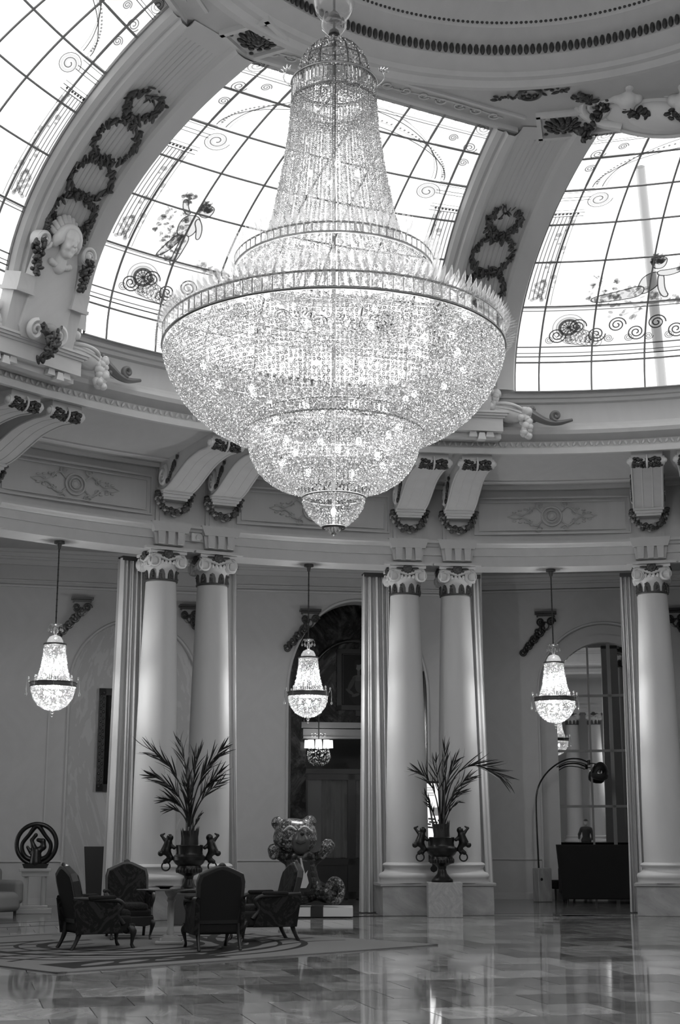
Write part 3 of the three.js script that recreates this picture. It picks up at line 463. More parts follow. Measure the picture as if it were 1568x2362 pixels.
const azAt = (px, R, py) => { // azimuth on the circle of radius R met by a line of sight
  const d = sight(px, py), k = Math.hypot(d.x, d.z), ux = d.x / k, uz = d.z / k, b = ux * -C.x + uz * -C.z, c = C.x ** 2 + C.z ** 2 - R * R, t = -b + Math.sqrt(b * b - c); return Math.atan2(ux * t - C.x, -(uz * t - C.z)) * 180 / PI; };
const curt = (t0, t1, h0, h1, label, sd, folds) => curtain(azAt(t0, 15.1, 1330), azAt(t1, 15.1, 1330), azAt(h0, 15.1, 2080), azAt(h1, 15.1, 2080), 6.95, label, 15.1, folds, sd);
curt(279, 350, 240, 345, 'pale curtain left of the leftmost column', 1, 5);
curt(496, 546, 490, 549, 'narrow pale curtain right of the second column', 2, 3);
curt(838, 905, 832, 925, 'pale curtain left of the third column, beside the marble doorway', 3, 5);
curt(1052, 1107, 1075, 1141, 'pale curtain right of the fourth column', 4, 4);
curt(1429, 1480, 1453, 1520, 'pale curtain left of the rightmost column, beside the mirror', 5, 4);
curtain(180.2, 183, 179.8, 183.2, 6.95, 'pale curtain on the near side, seen in the mirror', 15.1, 5, 6);

// ---------------------------------------------------------------- scroll consoles under the soffit, with leaf swags
function makeConsole() {
  // local: wall at z = 0, room towards +z
  const t = thing('console_bracket', '', 'bracket', [0, 0, 0], 0, 'scroll brackets carrying the cornice');
  const low = new THREE.CatmullRomCurve3([V(.02, 8.16, 0), V(.3, 8.09, 0), V(.62, 8.13, 0), V(1.0, 8.25, 0), V(1.5, 8.4, 0), V(2.05, 8.45, 0), V(2.45, 8.43, 0), V(2.62, 8.5, 0)]).getPoints(40);
  const shape = [...low.map(p => [p.x, p.y]), [2.62, 8.66], [.02, 8.66]];
  part('scroll_arm', xf(extr(shape, .56, .015), .28, 0, .0, 0, -PI / 2), M.plaster, t);
  const strips = []; for (const x of [-.29, -.1, .1, .29]) strips.push(tube(low.map(p => V(x, p.y - .005, p.x)), x === -.1 || x === .1 ? .018 : .028, 40, 5)); part('moulding', strips, M.plaster, t);
  for (const s of [-1, 1]) { part('volute', [xf(spiral(.2, 1.8, .04, 1, PI / 2 + .6, 40), s * .31, 8.37, .3, 0, PI / 2), xf(new THREE.CylinderGeometry(.2, .2, .06, 24), s * .29, 8.37, .3, 0, 0, PI / 2)], M.ornament, t); const gs = []; for (let i = 0; i < 16; i++) { const q = i / 15; gs.push(xf(new THREE.SphereGeometry(.06, 6, 5), s * .32, lerp(8.2, 8.56, q) + rr(-.04, .04), lerp(.55, 1.0, q) + rr(-.05, .05), rr(0, 3), 0, 0, .4, rr(.6, 1.3), rr(.5, 1))); } part('side_leaf', gs, M.gilt, t).userData.kind = 'stuff'; }
  part('end_roll', [xf(new THREE.CylinderGeometry(.09, .09, .66, 20), 0, 8.47, 2.58, 0, 0, PI / 2), ...[-1, 1].map(s => xf(new THREE.SphereGeometry(.06, 12, 8), s * .32, 8.47, 2.6))], M.ornament, t);
  const lf = []; for (let i = 0; i < 60; i++) { const a = rr(-.4, 1.7), x = rr(-.26, .26); lf.push(sph(.04, x, 8.47 - Math.sin(a) * .1, 2.58 + Math.cos(a) * .1, 1, rr(.5, 1.1), rr(.5, 1.1), 6)); } part('end_leaf', lf, M.darkGilt, t);
  part('end_rib', tube([V(0, 8.57, 2.66), V(0, 8.47, 2.71), V(0, 8.37, 2.66), V(0, 8.34, 2.55)], .02, 12, 6), M.ornament, t);
  part('impost', [bx(.62, .06, .34, 0, 8.06, .17), bx(.56, .05, .28, 0, 8.0, .14), bx(.5, .05, .22, 0, 7.95, .11)], M.ornament, t);
  const sw = [], dk = []; for (let i = 0; i <= 40; i++) { const a = PI + i / 40 * PI, x = .34 * Math.cos(a), y = 8.05 + .36 * Math.sin(a) * 1.0; const k = 3; for (let q = 0; q < k; q++) { const l = xf(new THREE.SphereGeometry(.062, 6, 5), x + rr(-.05, .05), y + rr(-.05, .05), .1 + rr(-.03, .08), rr(0, 3), rr(0, 3), rr(0, 3), rr(.5, 1), rr(.6, 1.1), rr(.4, .7)); (rnd() < .28 ? sw : dk).push(l); } }
  part('leaf_swag', dk, M.gilt, t); part('fruit', sw, grey(.3, { roughness: .4 }), t);
  return t;
}
const cons0 = makeConsole();
const consLabel = { '-49.2': 'scroll bracket cut by the left edge, below the left cornice block', '-45': 'scroll bracket with dark leaf end below the left cornice block', '-28.8': 'scroll bracket with swag above the leftmost column', '-24.5': 'scroll bracket with swag above the second column', '-8.27': 'scroll bracket with swag above the third column', '-4.02': 'scroll bracket with swag above the fourth column', '12.2': 'scroll bracket with swag above the rightmost column' };
colAz.slice(0, 9).forEach((a, i) => { const p = P(a, 13.98), l = consLabel[a] ?? (a < 20 ? 'scroll bracket just beyond the right edge' : 'scroll bracket far beyond the right edge'); if (!i) { cons0.position.copy(p); cons0.rotation.y = -D(a); cons0.userData.label = l; } else dup(cons0, p, -D(a), l); });

// ---------------------------------------------------------------- cornice blocks with guttae under each pier, masks and fruit baskets
function pierOrnament(a, where) {
  const t = thing('cornice_block', `projecting cornice block with small drops, ${where}`, 'cornice block', P(a, 11.0, 0), -D(a));
  const W = .95;
  part('block', [bx(W * 2, .27, .5, 0, 9.06, .1), bx(W * 2 + .06, .05, .56, 0, 9.2, .1), bx(W * 2 + .14, .05, .64, 0, 9.24, .1), bx(W * 2 + .2, .04, .7, 0, 9.28, .1), bx(W * 2, .1, .3, 0, 8.88, .02)], M.plaster, t);
  for (const s of [-1, 1]) for (const q of [-1, 0, 1]) part('drop', xf(extr([[-.05, .13], [.05, .13], [.08, 0], [-.08, 0]], q ? .09 : .16), s * .55 + q * .16, q ? 8.83 : 8.77, q ? .2 : .16), M.ornament, t);
  const c = thing('mask_cartouche', `plaster cartouche with a woman's mask and scrolls, ${where}`, 'cartouche', P(a, 10.72, 0), -D(a));
  { const q = P(a, 10.72, 9.3), e = new THREE.Euler(.3, -D(a), 0, 'YXZ'); c.rotation.copy(e); c.scale.x = .9; c.position.copy(q.sub(V(0, 9.3, 0).applyEuler(e))); }   // leans with the rib
  part('panel', [xf(extr([[-.42, 9.3], [.42, 9.3], [.5, 9.45], [.45, 10.2], [.4, 10.6], [.33, 10.85], [-.33, 10.85], [-.4, 10.6], [-.45, 10.2], [-.5, 9.45]], .22, .02), 0, 0, -.06)], M.plaster, c);
  for (const s of [-1, 1]) part('impost_block', [bx(.34, .26, .42, s * .62, 10.12, .02), bx(.4, .06, .48, s * .62, 9.98, .02), bx(.3, .7, .3, s * .62, 9.62, -.02)], M.plaster, c);
  for (const s of [-1, 1]) part('volute', [xf(new THREE.CylinderGeometry(.15, .15, .2, 24), s * .5, 10.85, .16, PI / 2), xf(spiral(.15, 2, .035, s, 0, 40), s * .5, 10.85, .27), xf(new THREE.SphereGeometry(.06, 10, 8), s * .5, 10.85, .27)], M.ornament, c);
  const shell = []; for (let i = 0; i < 9; i++) { const q = (i / 8 - .5) * 2.3; shell.push(taper([V(0, 10.9, .12), V(Math.sin(q) * .2, 10.9 + Math.cos(q) * .26, .2), V(Math.sin(q) * .36, 10.92 + Math.cos(q) * .46, .1)], [.04, .07, .05], 10, 6)); } part('shell', shell, M.ornament, c);
  const hair = []; for (let i = 0; i < 9; i++) { const q = (i / 8 - .5) * 3.4; hair.push([Math.sin(q) * .2, 10.98 + Math.cos(q) * .2, .28, Math.sin(q) * .24, 10.9 + Math.cos(q) * .2, .22, .08, .07]); } part('hair', blob(hair, 36, .04), M.ornament, c);
  part('face', blob([[0, 11.02, .28, 0, 10.8, .3, .165, .12], [0, 10.97, .44, 0, 10.89, .475, .02, .03], ball(-.07, 10.85, .38, .055), ball(.07, 10.85, .38, .055), ball(0, 10.82, .42, .03), ball(0, 10.74, .38, .05), [-.11, 11.0, .38, -.03, 11.0, .42, .025, .025], [.03, 11.0, .42, .11, 11.0, .38, .025, .025], [0, 10.75, .2, 0, 10.55, .14, .1, .14]], 48, .03), M.ornament, c);
  const col = []; for (let i = 0; i < 9; i++) { const q = (i / 8 - .5) * 2; col.push(sph(.07, Math.sin(q) * .24, 10.62 - Math.cos(q) * .07, .2, 1, .8, .7, 7)); } part('collar', col, M.ornament, c);
  for (const s of [-1, 1]) { const gs = []; for (let i = 0; i < 60; i++) { const q = i / 59; gs.push(xf(new THREE.SphereGeometry(.06, 6, 5), s * (lerp(.58, .5, q) + rr(-.13, .13) * (1 - q * .7)), lerp(10.85, 10.28, q), .2 + rr(0, .12), rr(0, 3), rr(0, 3), 0, rr(.5, 1), rr(.6, 1.2), rr(.4, .8))); } for (let i = 0; i < 14; i++) { const q = i / 13; gs.push(xf(new THREE.SphereGeometry(.055, 6, 5), s * (.36 + .1 * Math.sin(q * 3)), lerp(11.0, 11.4, q), .16, rr(0, 3), rr(0, 3), 0, .7, 1.1, .5)); } part('leaf_drop', gs, M.gilt, c); }
  const tg = []; for (let i = 0; i < 70; i++) { const q = i / 69; tg.push(xf(new THREE.SphereGeometry(.07, 6, 5), rr(-.2, .2) * (1 - q * .75), lerp(9.55, 9.0, q), .3 + .2 * Math.sin(q * PI) + rr(-.04, .04), rr(0, 3), rr(0, 3), 0, rr(.4, .8), rr(.8, 1.4), rr(.4, .7))); } part('leaf_tongue', tg, M.gilt, c);
  for (const s of [-1, 1]) part('foot_scroll', [xf(spiral(.16, 1.6, .05, -s, PI / 2, 30), s * .26, 9.44, .3), sph(.12, 0, 9.52, .34, 1.3, .8, .6, 10)], M.ornament, c);
  for (const s of [-1, 1]) {
    const p = P(a + s * 5.3, 10.86, 0), b = thing('fruit_basket', `plaster basket with fruit and dark leaf tail, ${s > 0 ? 'right' : 'left'} of the mask, ${where}`, 'basket', p, -D(a + s * 5.3));
    part('basket', [xf(new THREE.SphereGeometry(.3, 20, 12), s * .1, 9.33, .02, 0, 0, s * -.25, 1.15, .62, .7), xf(torus(.26, .035, 0, 0, 0, PI / 2), s * .1, 9.42, .02, 0, 0, s * -.25), xf(torus(.31, .025, 0, 0, 0, PI / 2), s * .1, 9.34, .02, 0, 0, s * -.25, 1, 1, .7)], M.ornament, b);
    const fr = []; for (let i = 0; i < 34; i++) fr.push(sph(rr(.06, .1), s * rr(-.45, -.12), rr(9.3, 9.75), rr(-.05, .14), 1, 1, 1, 8)); for (let i = 0; i < 26; i++) fr.push(sph(rr(.05, .09), s * rr(.3, .46), lerp(9.35, 8.85, i / 25), .15 + rr(-.05, .05), 1, 1, 1, 7)); part('fruit', fr, M.ornament, b);
    const tail = [taper([V(s * .45, 9.32, .08), V(s * .62, 9.22, .1), V(s * .82, 9.14, .08), V(s * 1.02, 9.13, .06), V(s * 1.3, 9.2, .03)], [.11, .08, .06, .05, .03], 20, 6), xf(spiral(.1, 1.3, .045, -s, -PI / 2, 24), s * .98, 9.26, .08)]; for (let i = 0; i < 16; i++) tail.push(sph(.05, s * rr(.42, .6), rr(9.12, 9.44), .1 + rr(-.05, .05), 1, .8, .7, 6)); part('leaf_tail', tail, grey(.16, { roughness: .4 }), b);
  }
}
pierOrnament(-51.2, 'left of the chandelier'); pierOrnament(-7.0, 'right behind the chandelier');

// great cartouche with two busts at the head of the right window
{
  const p = at(1512, 262, HT - .1), t = thing('crown_cartouche', 'large plaster cartouche with two busts above the right dome window', 'cartouche', p, D(-8)); t.rotation.x = .95;
  part('shield', [sph(.62, 0, 0, 0, 1.35, .55, .3, 24), xf(torus(.62, .06, 0, 0, .05), 0, 0, 0, 0, 0, 0, 1.35, .55, 1), sph(.35, .05, .02, .1, 1.5, .7, .5, 16)], M.ornament, t);
  for (const s of [-1, 1]) { const x = s * .42 - .06, y = .3; part('bust', blob([ball(x, y + .28, .22, .13), [x, y + .2, .2, x, y + .05, .18, .07, .09], [x - .14, y, .15, x + .14, y, .15, .1, .1], [x, y, .2, x - s * .05, y - .2, .15, .14, .1], [x + s * .14, y, .15, x + s * .4, y - .12, .1, .06, .05], ball(x, y + .27, .34, .04)], 44, .05), M.ornament, t); const hh = []; for (let i = 0; i < 8; i++) hh.push(sph(.06, x + Math.cos(i) * .11, y + .34 + Math.sin(i) * .06, .2, 1, 1, 1, 8)); part('hair', hh, M.ornament, t); }
  for (const s of [-1, 1]) part('scroll', [xf(spiral(.22, 1.8, .06, s, 0, 40), s * .95, .1, .08), xf(spiral(.16, 1.6, .05, -s, 1, 40), s * .8, .42, .05), taper([V(s * .5, -.2, .1), V(s * .9, -.14, .1), V(s * 1.2, .05, .05), V(s * 1.3, .3, .02)], [.08, .07, .06, .04], 20)], M.ornament, t);
  const gs = []; for (const s of [-1, 1]) for (let i = 0; i < 46; i++) { const q = i / 45; gs.push(xf(new THREE.SphereGeometry(.07, 6, 5), s * lerp(.72, 1.08, q) + rr(-.08, .08), lerp(.28, -.42, q) + rr(-.08, .08), .1 + rr(-.04, .08), rr(0, 3), rr(0, 3), 0, rr(.5, 1), rr(.6, 1.2), .5)); } for (const s of [-1, 1]) for (let i = 0; i < 24; i++) gs.push(xf(new THREE.SphereGeometry(.06, 6, 5), s * rr(.12, .5), .12 + rr(-.07, .07), .24, rr(0, 3), rr(0, 3), 0, 1, 1, .5)); part('dark_leaf', gs, M.darkGilt, t);
}

// ---------------------------------------------------------------- wall brackets with chain garlands beside the arches
function wallBracket(key, px, py, s, sc, label, m = M.gilt) {
  const [u, h] = onWall(key, px, py), t = thing('wall_bracket', label, 'bracket', [0, 0, 0], 0, 'brackets with garlands beside the arches'), f = facets[key];
  const ux = (f.B[0] - f.A[0]) / f.L, uz = (f.B[1] - f.A[1]) / f.L; t.position.set(f.A[0] + ux * u, h, f.A[1] + uz * u); t.rotation.y = f.th; t.scale.setScalar(sc);
  part('cap', [bx(.5, .05, .26, 0, .02, .13), bx(.42, .05, .2, 0, -.035, .1)], m, t);
  part('body', xf(extr([[-.17, -.05], [.17, -.05], [.15, -.25], [.05, -.36], [-.05, -.36], [-.15, -.25]], .13, .01), 0, 0, 0), grey(.3, { roughness: .5 }), t);
  for (const q of [-1, 1]) part('volute', [xf(spiral(.1, 1.8, .024, q, 0, 30), q * .12, -.19, .16), sph(.035, q * .12, -.19, .16)], m, t);
  const ch = []; for (let i = 0; i < 9; i++) { const q = i / 8; ch.push(xf(torus(.075 * (1.15 - q * .4), .03, 0, 0, 0, 0, 0, 14, 6), s * (.02 + q * .52), -.28 - q * .62, .12, 0, i % 2 ? .9 : 0, .3), sph(.05, s * (.05 + q * .5) + rr(-.05, .05), -.25 - q * .6, .14, 1, 1, .7, 6)); }
  part('garland', ch, m, t);
}
wallBracket('L', 189, 1385, -1, 1.02, 'bracket with hanging chain garland left of the papered niche', grey(.16, { roughness: .25, metalness: .5 }));
wallBracket('L', 436, 1402, 1, 1.02, 'bracket with garland seen between the two left columns');
wallBracket('M', 714, 1412, -1, 1.02, 'bracket with garland left of the marble doorway, behind the lamp');
wallBracket('R', 1258, 1418, -1, 1.1, 'dark bracket with garland left of the arched mirror', M.darkGilt);
wallBracket('R', 1556, 1410, 1, 1.1, 'dark bracket with garland at the right edge beyond the column', M.darkGilt);

// ---------------------------------------------------------------- crystal: beads, spears, bulbs
const beadG = (() => { const g = new THREE.IcosahedronGeometry(1, 0); return g; })();
const dropG = (() => { const g = new THREE.OctahedronGeometry(1, 0); return g; })();
const crystal = grey(.93, { roughness: .03, transmission: .982, thickness: .02, ior: 1.5 });
const crystalThin = grey(.93, { roughness: .04, transmission: .975, thickness: 0, ior: 1.7 });   // hollow or very thin drops
const crystalSpear = grey(.93, { roughness: .08, transmission: .8, thickness: 0, ior: 1.6 });
function crystals(name, geo, mats, parent, share = .6) { const a = [], b = []; mats.forEach(q => (rnd() < share ? a : b).push(q)); stuff(name, geo, crystal, a, parent); if (b.length) stuff(name, geo, crystalThin, b, parent); }
const crystalMetal = grey(.30, { roughness: .3, metalness: .8 });
const bulbMat = (e) => grey(.9, { emissive: new THREE.Color(1, 1, 1), emissiveIntensity: e, roughness: .4 });
const bulbBig = bulbMat(14), bulbSmall = bulbMat(9);
// beads in rows over a surface of revolution given by [r, y] points
function beadSurface(prof, dy, da, rad, mats, jit = .12, keep = 1) {
  let acc = 0, pts = [];
  for (let i = 0; i + 1 < prof.length; i++) { const [r0, y0] = prof[i], [r1, y1] = prof[i + 1], L = Math.hypot(r1 - r0, y1 - y0); let s = acc; while (s < L) { pts.push([lerp(r0, r1, s / L), lerp(y0, y1, s / L)]); s += dy; } acc = s - L; }
  pts.forEach(([r, y], row) => { const n = Math.max(6, Math.round(2 * PI * r / da)); for (let k = 0; k < n; k++) { if (keep < 1 && rnd() > keep) continue; const a = (k + rr(-jit, jit)) / n * 2 * PI; mats.push(mx(r * Math.sin(a), y + rr(-jit, jit) * dy, r * Math.cos(a), rr(0, 3), rr(0, 3), rr(0, 3), rad * rr(.85, 1.12))); } });
}
// strings of beads between two rings
function beadStrings(prof, n, dy, rad, mats, off = 0) {
  let acc = 0, pts = [];
  for (let i = 0; i + 1 < prof.length; i++) { const [r0, y0] = prof[i], [r1, y1] = prof[i + 1], L = Math.hypot(r1 - r0, y1 - y0); let s = acc; while (s < L) { pts.push([lerp(r0, r1, s / L), lerp(y0, y1, s / L)]); s += dy; } acc = s - L; }
  for (let k = 0; k < n; k++) { const a = (k + off) / n * 2 * PI, ph = rr(0, 1); pts.forEach(([r, y]) => { const rj = r + rr(-.006, .006); mats.push(mx(rj * Math.sin(a + rr(-.004, .004)), y - ph * dy, rj * Math.cos(a), rr(0, 3), rr(0, 3), rr(0, 3), rad * rr(.8, 1.2))); }); }
}
function lampLight(parent, x, y, z, power, r = 1.5) { const l = new THREE.PointLight(0xffffff, power, 0, 2); l.position.set(x, y, z); l.castShadow = true; l.shadow.radius = r; parent.add(l); return l; }

// ---------------------------------------------------------------- the great chandelier
{
  const Z = 13.5, X0 = at(769, 1235, 4.3).x, px = (y) => { const p = atZ(769, y, Z); return { H: p.y, s: FPX / (Z * Math.cos(PITCH) + (p.y - EYE) * Math.sin(PITCH)) }; };
  const Rp = (y, hw) => { const q = px(y); return [hw / q.s, q.H]; };
  const t = thing('great_chandelier', 'huge lit crystal chandelier hanging in the middle of the picture', 'chandelier', [X0, 0, -Z], 0);
  // profiles of the crystal skins, radius and height
  const neck = [Rp(222, 96), Rp(300, 102), Rp(400, 119), Rp(500, 140), Rp(570, 162), Rp(612, 200), Rp(632, 226)];
  const skirt = [Rp(655, 228), Rp(700, 262), Rp(745, 318), Rp(790, 372), Rp(806, 390)];
  const bowl = [Rp(826, 390), Rp(850, 384), Rp(878, 373), Rp(908, 356), Rp(942, 328), Rp(972, 293), Rp(994, 252), Rp(1004, 205)];
  const bowl2 = [Rp(1004, 198), Rp(1028, 196), Rp(1054, 190), Rp(1080, 177), Rp(1102, 157), Rp(1120, 128), Rp(1132, 80)];
  const tip = [Rp(1150, 72), Rp(1170, 67), Rp(1188, 56), Rp(1204, 40), Rp(1214, 26)];
  let m = []; beadStrings(neck, 92, .025, .0122, m); beadStrings(neck.map(([r, y]) => [r * .8, y]), 34, .026, .0115, m, .5); crystals('neck_beads', beadG, m, t, .92);
  m = []; beadStrings(skirt.map(([r, y]) => [r, y]), 130, .034, .015, m); beadSurface(skirt.map(([r, y]) => [r * .93, y + .05]), .06, .08, .016, m); crystals('skirt_beads', beadG, m, t);
  m = []; beadSurface(bowl, .04, .042, .0178, m, .06); beadSurface(bowl.map(([r, y]) => [r * .86, y + .12]), .075, .075, .017, m, .2); crystals('bowl_beads', beadG, m, t, .86);
  m = []; beadSurface(bowl2, .038, .04, .017, m, .06); beadSurface(bowl2.map(([r, y]) => [r * .8, y + .08]), .06, .06, .015, m, .2); crystals('lower_bowl_beads', beadG, m, t, .86);
  m = []; beadSurface(tip, .03, .032, .0135, m, .12); crystals('tip_beads', beadG, m, t);
  // inner tent of strings that rise from the bowl to the stem
  m = []; beadStrings([Rp(835, 380), Rp(820, 250), Rp(790, 60)], 60, .05, .013, m); beadStrings([Rp(1000, 190), Rp(985, 120), Rp(960, 30)], 36, .05, .012, m); beadSurface([Rp(800, 12), Rp(800, 74)], .045, .046, .019, m, .04); crystals('inner_strings', beadG, m, t);
  // metal rings with square crystal plates between two hoops
  const hoop = (r, y, q = .012) => torus(r, q, 0, y, 0, PI / 2, 0, 96, 6);
  for (const [yy, hw, hh, np] of [[628, 228, .1, 78], [810, 393, .16, 108], [1000, 198, .115, 62]]) {
    const [r, y] = Rp(yy, hw), g = new THREE.Group(); g.name = 'crystal_band'; t.add(g);
    part('hoop', [hoop(r, y, .014), hoop(r, y + hh, .012)], crystalMetal, g);
    const pm = [], w = 2 * PI * r / np; for (let k = 0; k < np; k++) { const a = k / np * 2 * PI; pm.push(mx(r * Math.sin(a), y + hh / 2, r * Math.cos(a), 0, a, 0, w * .8, hh * .8, .02)); }
    stuff('crystal_plate', new THREE.BoxGeometry(1, 1, 1), crystal, pm, g);
    const pm2 = []; for (let k = 0; k < np; k++) { const a = (k + .5) / np * 2 * PI; pm2.push(mx(r * Math.sin(a), y + hh / 2, r * Math.cos(a), 0, a, 0, .008, hh, .012)); } stuff('band_post', new THREE.BoxGeometry(1, 1, 1), crystalMetal, pm2, g);
  }
  { const [r, y] = Rp(1150, 73); part('hoop', [hoop(r, y, .01)], crystalMetal, t); const [r2, y2] = Rp(1217, 25); part('finial_ring', [hoop(r2, y2, .014)], M.gilt, t); part('finial', xf(new THREE.ConeGeometry(r2 * .95, .085, 24), 0, y2 - .045, 0, PI), crystal, t); }
  // crowns of spear crystals on the two upper rings: each spear a part
  const spearG = (() => { const s = lathe([[0, 0], [.4, .12], [1, .45], [.62, .75], [0, 1]], 6, .2); return s; })();
  const spears = (yy, hw, n, len, lean, off, up, parts) => { const [r, y] = Rp(yy, hw); for (let k = 0; k < n; k++) { const a = (k + off) / n * 2 * PI, M4 = new THREE.Matrix4().makeRotationY(a).multiply(mx(0, y + up, r, lean, 0, 0, .03, len * rr(.9, 1.1), .014)); if (parts && Math.cos(a) > -.35) { const o = part('spear_crystal', spearG, crystalSpear, t); o.applyMatrix4(M4); } else extra.push(M4); } };
  const extra = [];
  spears(628, 230, 90, .17, .55, 0, .08, true); spears(628, 222, 76, .17, .2, .5, .1, false);
  spears(808, 394, 150, .14, 1.15, 0, .08, true); spears(806, 388, 130, .15, .6, .5, .14, false); spears(800, 384, 120, .16, .25, .2, .16, false); spears(735, 300, 100, .15, .5, 0, .06, false);
  spears(560, 168, 44, .16, .5, 0, .12, false);
  stuff('rear_spears', spearG, crystalSpear, extra, t);
  // prism fringe, lace dome, glass bowls and stem at the top
  { const [r, y] = Rp(196, 97), pm = [], np = 62; for (let k = 0; k < np; k++) { const a = k / np * 2 * PI; pm.push(mx(r * Math.sin(a), y - .1, r * Math.cos(a), 0, a, 0, .03, .2, .016)); } stuff('prism_fringe', new THREE.BoxGeometry(1, 1, 1), crystal, pm, t); part('hoop', [hoop(r, y + .01, .018), hoop(r * .99, y - .21, .01)], crystalMetal, t);
    const [rd, yd] = Rp(182, 83), top = px(95).H, prof = []; for (let i = 0; i <= 12; i++) { const q = i / 12 * PI / 2; prof.push([rd * Math.cos(q), yd + (top - yd) * Math.sin(q)]); }
    const lace = []; for (let k = 0; k < 16; k++) { const a = k / 16 * 2 * PI; lace.push(tube(prof.map(([q, h]) => V(Math.max(q, .01) * Math.sin(a), h, Math.max(q, .01) * Math.cos(a))), .009, 16, 4)); } for (const i of [3, 6, 8, 10]) lace.push(hoop(prof[i][0], prof[i][1], .008)); part('lace_dome', lace, grey(.12, { roughness: .4, metalness: .6 }), t);
    const lm = []; beadSurface(prof.slice(0, 12), .035, .04, .014, lm, .3, .75); stuff('dome_beads', beadG, grey(.35, { roughness: .15, metalness: .5 }), lm, t);
    m = []; beadSurface([[rd, yd - .02], [r, y - .02]], .03, .04, .012, m); beadSurface([[r * .97, y - .22], [r * .92, y - .34]], .03, .035, .012, m); stuff('collar_beads', beadG, grey(.25, { roughness: .15, metalness: .5 }), m, t);
    for (const s of [-1, 1]) part('side_flower', [tube([V(s * r, y - .05, .05), V(s * (r + .08), y + .02, .08), V(s * (r + .06), y + .12, .08)], .008, 10, 5), ...[0, 1, 2, 3, 4].map(i => xf(spearG, s * (r + .05), y + .1, .08, .3 * Math.cos(i), 0, s * -.5 + (i - 2) * .5, .012, .09, .012))], crystal, t);
    const b0 = px(82).H, b1 = px(50).H, b2 = px(46).H, b3 = px(14).H, s0 = px(50).s; part('glass_bowl', lathe([[.02, b0], [.07, b0 + .02], [29 / s0, lerp(b0, b1, .55)], [30 / s0, b1], [26 / s0, b2 + .03]], 32, 1), M.glass, t); part('glass_bowl', lathe([[26 / s0, b2], [34 / s0, b2 + .04], [43 / s0, lerp(b2, b3, .6)], [47 / s0, b3 + .03], [47.5 / s0, b3 + .045]], 32, 1), M.glass, t);
    part('stem', [cyl(.035, .03, .14, 0, px(97).H, 0), lathe([[0, b0], [.06, b0 + .01], [.05, b0 + .05], [.02, b0 + .08], [0, b0 + .08]], 16), lathe([[.0, b2 - .01], [.075, b2 + .01], [.05, b2 + .07], [.025, b2 + .1], [0, b2 + .1]], 16), cyl(.014, .014, 13.35 - top, 0, top, 0), cyl(.02, .02, top - px(1215).H, 0, px(1215).H, 0)], M.gilt, t); }
  // bulbs: candle lamps in tiers inside the crystal, each with its own light
  const bulbG = sph(1, 0, 0, 0, 1, 1.35, 1, 10), put = (yy, hw, n, off, r = .03) => { const [rr_, y] = Rp(yy, hw); for (let k = 0; k < n; k++) { const a = (k + off) / n * 2 * PI, o = part('bulb', bulbG, bulbBig, t); o.position.set(rr_ * Math.sin(a), y + rr(-.03, .03), rr_ * Math.cos(a)); o.scale.setScalar(r); lampLight(t, o.position.x, o.position.y, o.position.z, BULB); } };
  put(400, 55, 4, .1); put(660, 165, 10, 0); put(740, 300, 14, .3); put(850, 300, 14, .6, .032); put(900, 190, 8, .2); put(985, 150, 10, .35); put(1070, 120, 7, .1); put(1180, 25, 1, 0, .028);
}

